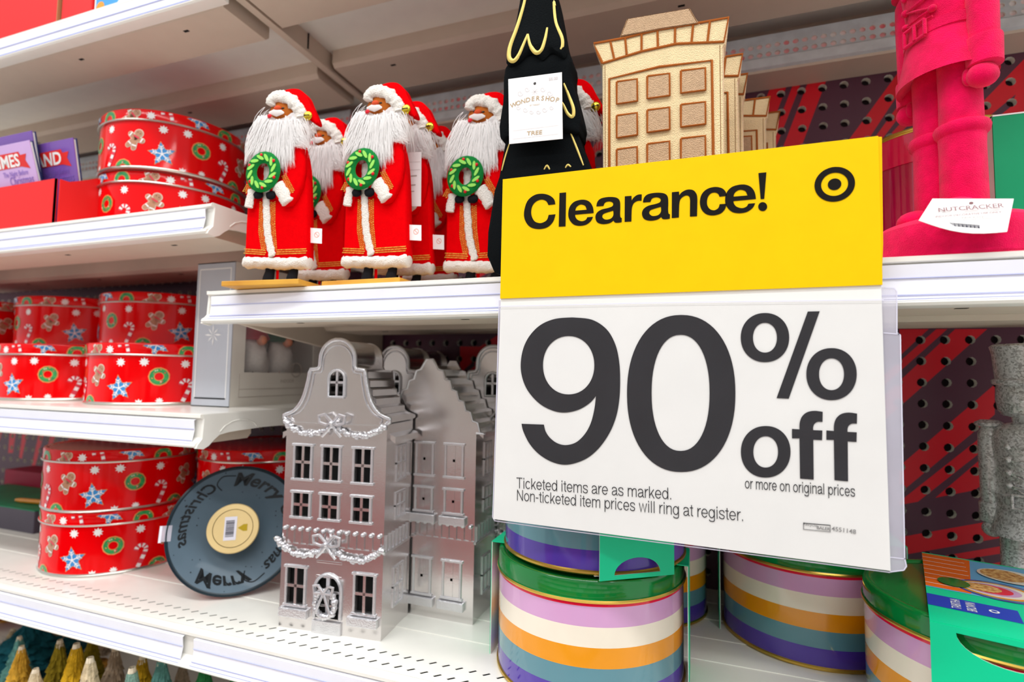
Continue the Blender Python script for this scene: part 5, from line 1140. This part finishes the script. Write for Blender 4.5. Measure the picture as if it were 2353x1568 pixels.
# ------------------------------------------------------------------ pink flocked nutcracker figure
PK = mat('pink flock', (250, 0, 88), .9, sheen=.15, bump=.5, bscale=1600, spec=.1, var=.10, vscale=90, col2=(228, 0, 76))
def soldier(name, label, cat, at, rz, m, sc=1.0, sheen=True):
    """toy soldier figure facing local -y; built of separate limbs"""
    t = thing(name, label, cat, at, rz); Q = lambda *a: tuple(v*sc for v in a)
    def L(nm, prof, c=(0, 0, 0), sx=1, sy=1, n=40, par=t, sm=35): return MB().lathe([(a*sc, b*sc) for a, b in prof], n, m, c=Q(*c), sx=sx, sy=sy).build(nm, par, smooth=sm)
    L('pedestal', [(.125, 0), (.128, .004), (.128, .040), (.122, .056), (.106, .066), (.08, .071), (0, .073)], sx=1.02, sy=.96, n=64)
    for sg2 in (-1, 1):
        x = sg2*.041; L('leg', [(.036, .066), (.037, .10), (.036, .185), (.037, .203), (.0425, .208), (.0445, .216), (.042, .224), (.0345, .228), (.034, .30), (.035, .385)], c=(x, 0, 0))
        mb = MB(); mb.ball(Q(x, -.026, .082), (.031*sc, .045*sc, .020*sc), m, 14, 10); mb.build('boot_toe', t, smooth=60)
    L('coat_skirt', [(.05, .378), (.088, .350), (.0905, .347), (.089, .353), (.078, .400), (.070, .440)], sx=1.06, sy=.95, n=56)
    L('torso', [(.069, .440), (.067, .47), (.070, .52), (.076, .57), (.078, .61), (.070, .64), (.045, .655), (.028, .66)], sx=1.08, sy=.90, n=56)
    L('belt', [(.0705, .432), (.074, .434), (.074, .458), (.0700, .460)], sx=1.08, sy=.93, n=56)
    mb = MB(); w = .026
    for a, b in (((-w, .428), (w, .428)), ((w, .428), (w, .464)), ((w, .464), (-w, .464)), ((-w, .464), (-w, .428)), ((.003, .428), (.003, .464))): mb.tube([Q(a[0], -.0735-(.003 if abs(a[0]) < .01 else 0), a[1]), Q(b[0], -.0735-(.003 if abs(b[0]) < .01 else 0), b[1])], .0040*sc, m, 8)
    mb.build('belt_buckle', t, smooth=60)
    def front(x, z): return Q(x, -.9*math.sqrt(max(1e-4, .0735**2-(x/1.08)**2))-.002, z)
    for zq in (.487, .522, .557, .592):
        for sg2 in (-1, 1): MB().ball(front(sg2*.034, zq), .0085*sc, m, 10, 8).build('button', t, smooth=60)
        mb = MB(); mb.tube([front(-.034, zq), front(-.012, zq-.003), front(.012, zq-.003), front(.034, zq)], .003*sc, m, 6); mb.tube([front(-.034, zq), front(0, zq-.018), front(.034, zq-.033 if zq > .49 else zq-.02)], .003*sc, m, 6); mb.build('coat_lacing', t, smooth=60)
    for sg2 in (-1, 1):
        x = sg2*.088; L('arm', [(.0, .645), (.020, .640), (.0275, .62), (.0285, .58), (.027, .46), (.0265, .425)], c=(x, 0, 0)); L('cuff', [(.026, .425), (.0305, .424), (.0315, .420), (.0305, .372), (.027, .370)], c=(x, 0, 0))
        mb = MB(); mb.ball(Q(x, -.006, .352), (.025*sc, .030*sc, .024*sc), m, 14, 10); h_ = mb.build('hand', t, smooth=60)
        MB().ball(Q(x-sg2*.018, -.020, .356), (.009*sc, .013*sc, .018*sc), m, 10, 8).build('thumb', h_, smooth=60)
        L('epaulette', [(.025, .640), (.034, .644), (.034, .652), (.02, .660)], c=(x, 0, 0))
    L('neck', [(.03, .655), (.032, .672), (.05, .680)])
    L('head', [(.045, .676), (.055, .69), (.058, .72), (.056, .76), (.05, .77)], sy=.95)
    L('cap', [(.060, .762), (.064, .766), (.064, .776), (.058, .780), (.062, .85), (.066, .87), (.060, .876), (0, .880)])
    mb = MB(); mb.ball(Q(0, -.058, .722), (.009*sc, .012*sc, .010*sc), m, 10, 8); mb.build('nose', t, smooth=60)
    mb = MB(); mb.box(Q(-.020, -.063, .686), Q(.020, -.05, .702), m); mb.build('jaw', t, bevel=.002)
    for sg2 in (-1, 1): MB().ball(Q(sg2*.02, -.052, .737), (.006*sc, .004*sc, .007*sc), m, 8, 6).build('eye', t, smooth=60)
    return t
NX, NY = .421, 1.130
sc_n = 1.0
NC = soldier('nutcracker', 'large hot pink flocked nutcracker figure at the right end of the shelf', 'figurine', (NX, NY, .1994), math.radians(-64), PK, 1.0)
KN = [(0, 0), (.073, .080), (.216, .238), (.347, .335), (.445, .424), (.487, .452), (.522, .480), (.62, .560), (.66, .592), (.88, .765)]
def warp(o, drop=0.):
    for c in kids(o):
        n_ = c.name.split('.')[0]; dr = .030 if n_ in ('arm', 'cuff', 'hand', 'epaulette') else drop; k = 1 if n_ == 'pedestal' else (.90 if n_ == 'leg' else (.92 if n_ == 'boot_toe' else .80))
        for v in c.data.vertices:
            z = v.co.z/U
            if n_ == 'leg': cxl = .026*U*(1 if v.co.x > 0 else -1); ox = .041*U*(1 if v.co.x > 0 else -1); v.co.x = cxl+(v.co.x-ox)*k; v.co.y *= k
            else: v.co.x *= k; v.co.y *= k
            for (a, b), (c2, d) in zip(KN, KN[1:]):
                if z <= c2 or c2 == .88: v.co.z = (b+(d-b)*(z-a)/(c2-a)-dr)*U; break
        warp(c, dr)
warp(NC)
# its tag lying on the pedestal
tp = [(2148, 453), (2337, 453), (2310, 535), (2235, 533), (2160, 522), (2106, 508), (2130, 485)]
YN = .985; n0 = (X_(2110, 508, YN), YN, Z_(2110, 508, YN)); NPn = Plane(n0); ntag = thing('hang_tag', 'white curled tag lettered NUTCRACKER on the pink figure pedestal', 'tag', n0)
mb = MB(); o_ = [NPn(*p) for p in tp]; tr = tessellate_polygon([[Vector((a, b, 0)) for a, b in o_]]); bend = lambda p: (p[0], -.008+.55*(p[1]-.0)+.6*(p[0]-.05)**2, p[1])
K_ = 8; TLc, TRc, BRc, BLc = NPn(2148, 453), NPn(2337, 453), NPn(2310, 535), NPn(2108, 509); V = []
for j in range(K_+1):
    for i in range(K_+1):
        u, v = i/K_, j/K_; x = (TLc[0]*(1-u)+TRc[0]*u)*(1-v)+(BLc[0]*(1-u)+BRc[0]*u)*v; z = (TLc[1]*(1-u)+TRc[1]*u)*(1-v)+(BLc[1]*(1-u)+BRc[1]*u)*v-.010*math.sin(math.pi*u)*v; V.append((x, -.004+.014*(1-v), z))
F = [(j*(K_+1)+i, j*(K_+1)+i+1, (j+1)*(K_+1)+i+1, (j+1)*(K_+1)+i) for j in range(K_) for i in range(K_)]; mb.add(V, F, TAGW); oo = mb.build('card', ntag, fix=False); md = oo.modifiers.new('t', 'SOLIDIFY'); md.thickness = .0006
def ny(p, v): return -.0046+.014*(1-v)
mb = MB(); gm = mat('tag maroon ink', (150, 110, 112), .5)
def nt_(w, size, px, py, v, m, sx=1., bold=0., dx=0): c = NPn(px, py); ftext(mb, w, size, c[0], c[1], 0, m, bold=bold, sx=sx, f=lambda p: (p[0], ny(p, min(1.1, max(-.1, (TLc[1]-p[1]-.004*0)/(TLc[1]-BLc[1]+.008))))-.0022, p[1]))
nt_('NUTCRACKER', .0100, 2230, 482, .33, gm, 1.25, .01); nt_('INDOOR DECORATIVE USE ONLY', .0040, 2222, 496, .5, gm, 1.35, .01); nt_('Not a toy', .0038, 2232, 503, .58, LINE, 1.8)
nt_('See care instructions before display', .0034, 2215, 509, .66, LINE, 1.3)
for k in range(26):
    a = NPn(2172+k*3, 515+k*.25); mb.add([(a[0], ny(a, .8)-.0016, a[1]-.0035), (a[0]+.0009+.0007*(k % 3 == 0), ny(a, .8)-.0016, a[1]-.0035), (a[0]+.0009, ny(a, .72)-.0016, a[1]+.002), (a[0], ny(a, .72)-.0016, a[1]+.002)], [(0, 1, 2, 3)], BAR)
c = NPn(2236, 464); mb.poly(ell(c[0], c[1], .0028, .002, 10), ny(c, .15)-.0014, gm); mb.build('tag_print', ntag, fix=False)
# crimson jar and green box behind the pink figure
CR = mat('crimson glass', (180, 0, 70), .08, coat=.8, spec=.5)
cy = 1.50; xl = X_(1984, 400, cy-.05); jr = .155; t = thing('crimson_canister', 'shiny crimson canister with a gold rim behind the pink figure', 'canister', (xl+jr+.005, cy, .1994)); zt_ = Z_(2130, 281, cy-jr)-.1994
MB().lathe([(jr-.01, 0), (jr, .006), (jr, zt_-.075)], 72, CR).build('body', t, smooth=35)
MB().lathe([(jr+.003, zt_-.075), (jr+.003, zt_-.010), (jr-.002, zt_-.004), (0, zt_-.004)], 72, mat('crimson lid', (228, 10, 78), .1, coat=.8)).build('lid', t, smooth=35)
MB().lathe([(jr+.0005, zt_-.010), (jr+.005, zt_-.008), (jr+.006, zt_-.003), (jr+.004, zt_+.001), (jr-.004, zt_+.001), (jr-.006, zt_-.004)], 72, GOLD).build('gold_rim', t, smooth=60)
GB = mat('green gift card', (0, 158, 104), .5); Yg = 1.30
gx = X_(2286, 400, Yg); gz = Z_(2286, 268, Yg)-.1994; t = thing('green_box', 'green card box at the right edge behind the pink figure', 'box', (gx, Yg, .1994), math.radians(0))
MB().box((0, 0, 0), (.26, .003, gz), GB).box((.26-.003, .003, 0), (.26, .07, gz), GB).box((0, .07, 0), (.26, .073, gz), GB).box((.003, .003, 0), (.257, .07, .003), GB).build('body', t)
MB().box((0, .003, 0), (.003, .07, gz+.004), TAGW).build('side_panel', t); MB().box((0, -.001, gz), (.26, .073, gz+.003), TAGW).build('top_flap', t)
# ------------------------------------------------------------------ silver glitter figure
GLT = bpy.data.materials.new('silver glitter'); GLT.use_nodes = True; nt = GLT.node_tree; b_ = nt.nodes['Principled BSDF']; vo = nt.nodes.new('ShaderNodeTexVoronoi'); vo.inputs['Scale'].default_value = 620; tc = nt.nodes.new('ShaderNodeTexCoord'); nt.links.new(tc.outputs['Object'], vo.inputs['Vector'])
rp = nt.nodes.new('ShaderNodeValToRGB'); rp.color_ramp.elements[0].color = (.42, .41, .41, 1); rp.color_ramp.elements[1].color = (.95, .95, .96, 1); rp.color_ramp.elements[0].position = .15; rp.color_ramp.elements[1].position = .62; nt.links.new(vo.outputs['Color'], rp.inputs['Fac']); nt.links.new(rp.outputs['Color'], b_.inputs['Base Color'])  # sparkle put into the colour as bright flakes among grey ones
b_.inputs['Metallic'].default_value = .3; b_.inputs['Roughness'].default_value = .32; bp = nt.nodes.new('ShaderNodeBump'); bp.inputs['Strength'].default_value = .8; bp.inputs['Distance'].default_value = .002; nt.links.new(vo.outputs['Color'], bp.inputs['Height']); nt.links.new(bp.outputs['Normal'], b_.inputs['Normal'])
gY = 1.54; gs = .82; GS = soldier('glitter_soldier', 'silver glitter toy soldier figure at the right edge below the pink one', 'figurine', (X_(2276, 940, gY)+.072, gY, -.631), math.radians(-38), GLT, gs)
for c in kids(GS):
    if c.name.split('.')[0] in ('head', 'cap', 'neck'):
        for v in c.data.vertices: v.co.x *= 1.22; v.co.y *= 1.22
# ------------------------------------------------------------------ bottle brush trees on the bottom shelf
def bm_(n_, c): return mat('sisal '+n_, c, .9, spec=.1, var=.35, vscale=160, bump=.6, bscale=500)
cols = dict(cream=bm_('cream', (226, 206, 168)), mustard=bm_('mustard', (206, 160, 34)), olive=bm_('olive', (150, 130, 34)), gold=bm_('gold', (222, 170, 60)), taupe=bm_('taupe', (186, 164, 140)), teal=bm_('teal', (110, 168, 158)), dteal=bm_('dark teal', (28, 92, 104)), green=bm_('green', (54, 138, 78)), red=bm_('red', (190, 40, 50)), sage=bm_('sage', (140, 176, 160)))
TIP = mat('sisal pale tip', (236, 222, 196), .9)
def brush_tree(px, py, Y, c, label, hgt=None, r=None, full=False):
    z = Z_(px, py, Y); X = X_(px, py, Y); H = z+1.16; t = thing('bottle_brush_tree', label, 'tree', (X, Y, -1.16), 0, 'bottle brush trees on the bottom shelf'); m = cols[c]; rr = random.Random(int(px*7+py))
    r = r or H*.22
    MB().lathe([(.028, 0), (.030, .003), (.030, .020), (.026, .024), (0, .024)], 16, WOOD).build('wooden_foot', t)
    MB().tube([(0, 0, .02), (0, 0, H-.01)], .003, BRS, 6).build('wire_stem', t)
    mb = MB(); z0 = .05; N = 15 if not full else 12; K = 30
    for i in range(N):
        u = i/N; zz_ = z0+(H-z0-.004)*u; zn = z0+(H-z0-.004)*(i+1.6)/N; ra = r*(1-u)*1.0+.006; rb = ra*.62; V = []
        for k in range(K):
            a = 2*math.pi*k/K+rr.uniform(-.05, .05); q = rr.uniform(.82, 1.14); V.append((ra*q*math.cos(a), ra*q*math.sin(a), zz_+rr.uniform(-.006, .004)))
        for k in range(K):
            a = 2*math.pi*(k+.5)/K; q = rr.uniform(.85, 1.1); V.append((rb*q*math.cos(a), rb*q*math.sin(a), min(zn, H-.001)))
        mb.add(V, [(k, (k+1) % K, K+k) for k in range(K)]+[((k+1) % K, K+(k+1) % K, K+k) for k in range(K)], m if i < N-1 else (TIP if c not in ('dteal', 'green', 'red') else m))
    for k in range(700):
        u = rr.random()**1.1; zz_ = z0+(H-z0)*u; ra = r*(1-u)+.004; a = rr.uniform(0, 6.283); q = rr.uniform(1.0, 1.22 if not full else 1.5); d = Vector((math.cos(a), math.sin(a), .25)); p = Vector((ra*.7*d.x, ra*.7*d.y, zz_-.004)); e = Vector((ra*q*d.x, ra*q*d.y, zz_+ra*.15)); tn = Vector((-d.y, d.x, 0))*.0011
        mb.add([p-tn, p+tn, e], [(0, 1, 2)], TIP if rr.random() < .07 and c not in ('dteal', 'green', 'red') else m)
    o = mb.build('bristles', t, fix=False); o['kind'] = 'stuff'; return t
for a in ((30, 1444, 1.42, 'cream', 'pale cream brush tree at the left edge, behind the teal one'), (45, 1462, 1.24, 'teal', 'light teal brush tree at the left edge'), (50, 1484, 1.10, 'gold', 'golden cream brush tree in front at the left edge', ), (82, 1536, 1.02, 'cream', 'small cream brush tree in front of the golden one'),
          (138, 1470, 1.16, 'olive', 'olive brush tree, second in the row'), (176, 1478, 1.06, 'mustard', 'mustard yellow brush tree in front'), (208, 1510, 1.0+.01, 'cream', 'cream tan brush tree right of the mustard one'), (130, 1430, 1.42, 'taupe', 'tall taupe brush tree behind the olive one'),
          (212, 1462, 1.30, 'olive', 'olive brush tree behind the cream tan one'), (265, 1487, 1.18, 'taupe', 'taupe brush tree in the middle of the row'), (304, 1533, 1.02, 'sage', 'small pale sage brush tree in front'), (328, 1505, 1.16, 'mustard', 'mustard brush tree right of the sage one'), (372, 1508, 1.14, 'teal', 'mottled teal brush tree near the shelf joint'), (420, 1520, 1.28, 'taupe', 'brown taupe brush tree by the shelf joint'), (232, 1452, 1.50, 'taupe', 'taupe brush tree at the back of the row')):
    brush_tree(*a)
brush_tree(74, 1425, 1.36, 'dteal', 'dark teal bushy tinsel tree at the back left', full=True, r=.17)
brush_tree(20, 1395, 1.62, 'red', 'red bushy tinsel tree at the far back left', full=True, r=.14)
brush_tree(470, 1530, 1.16, 'green', 'green brush tree under the right shelf corner', r=.10); brush_tree(540, 1553, 1.14, 'green', 'second green brush tree further right under the shelf', r=.09)
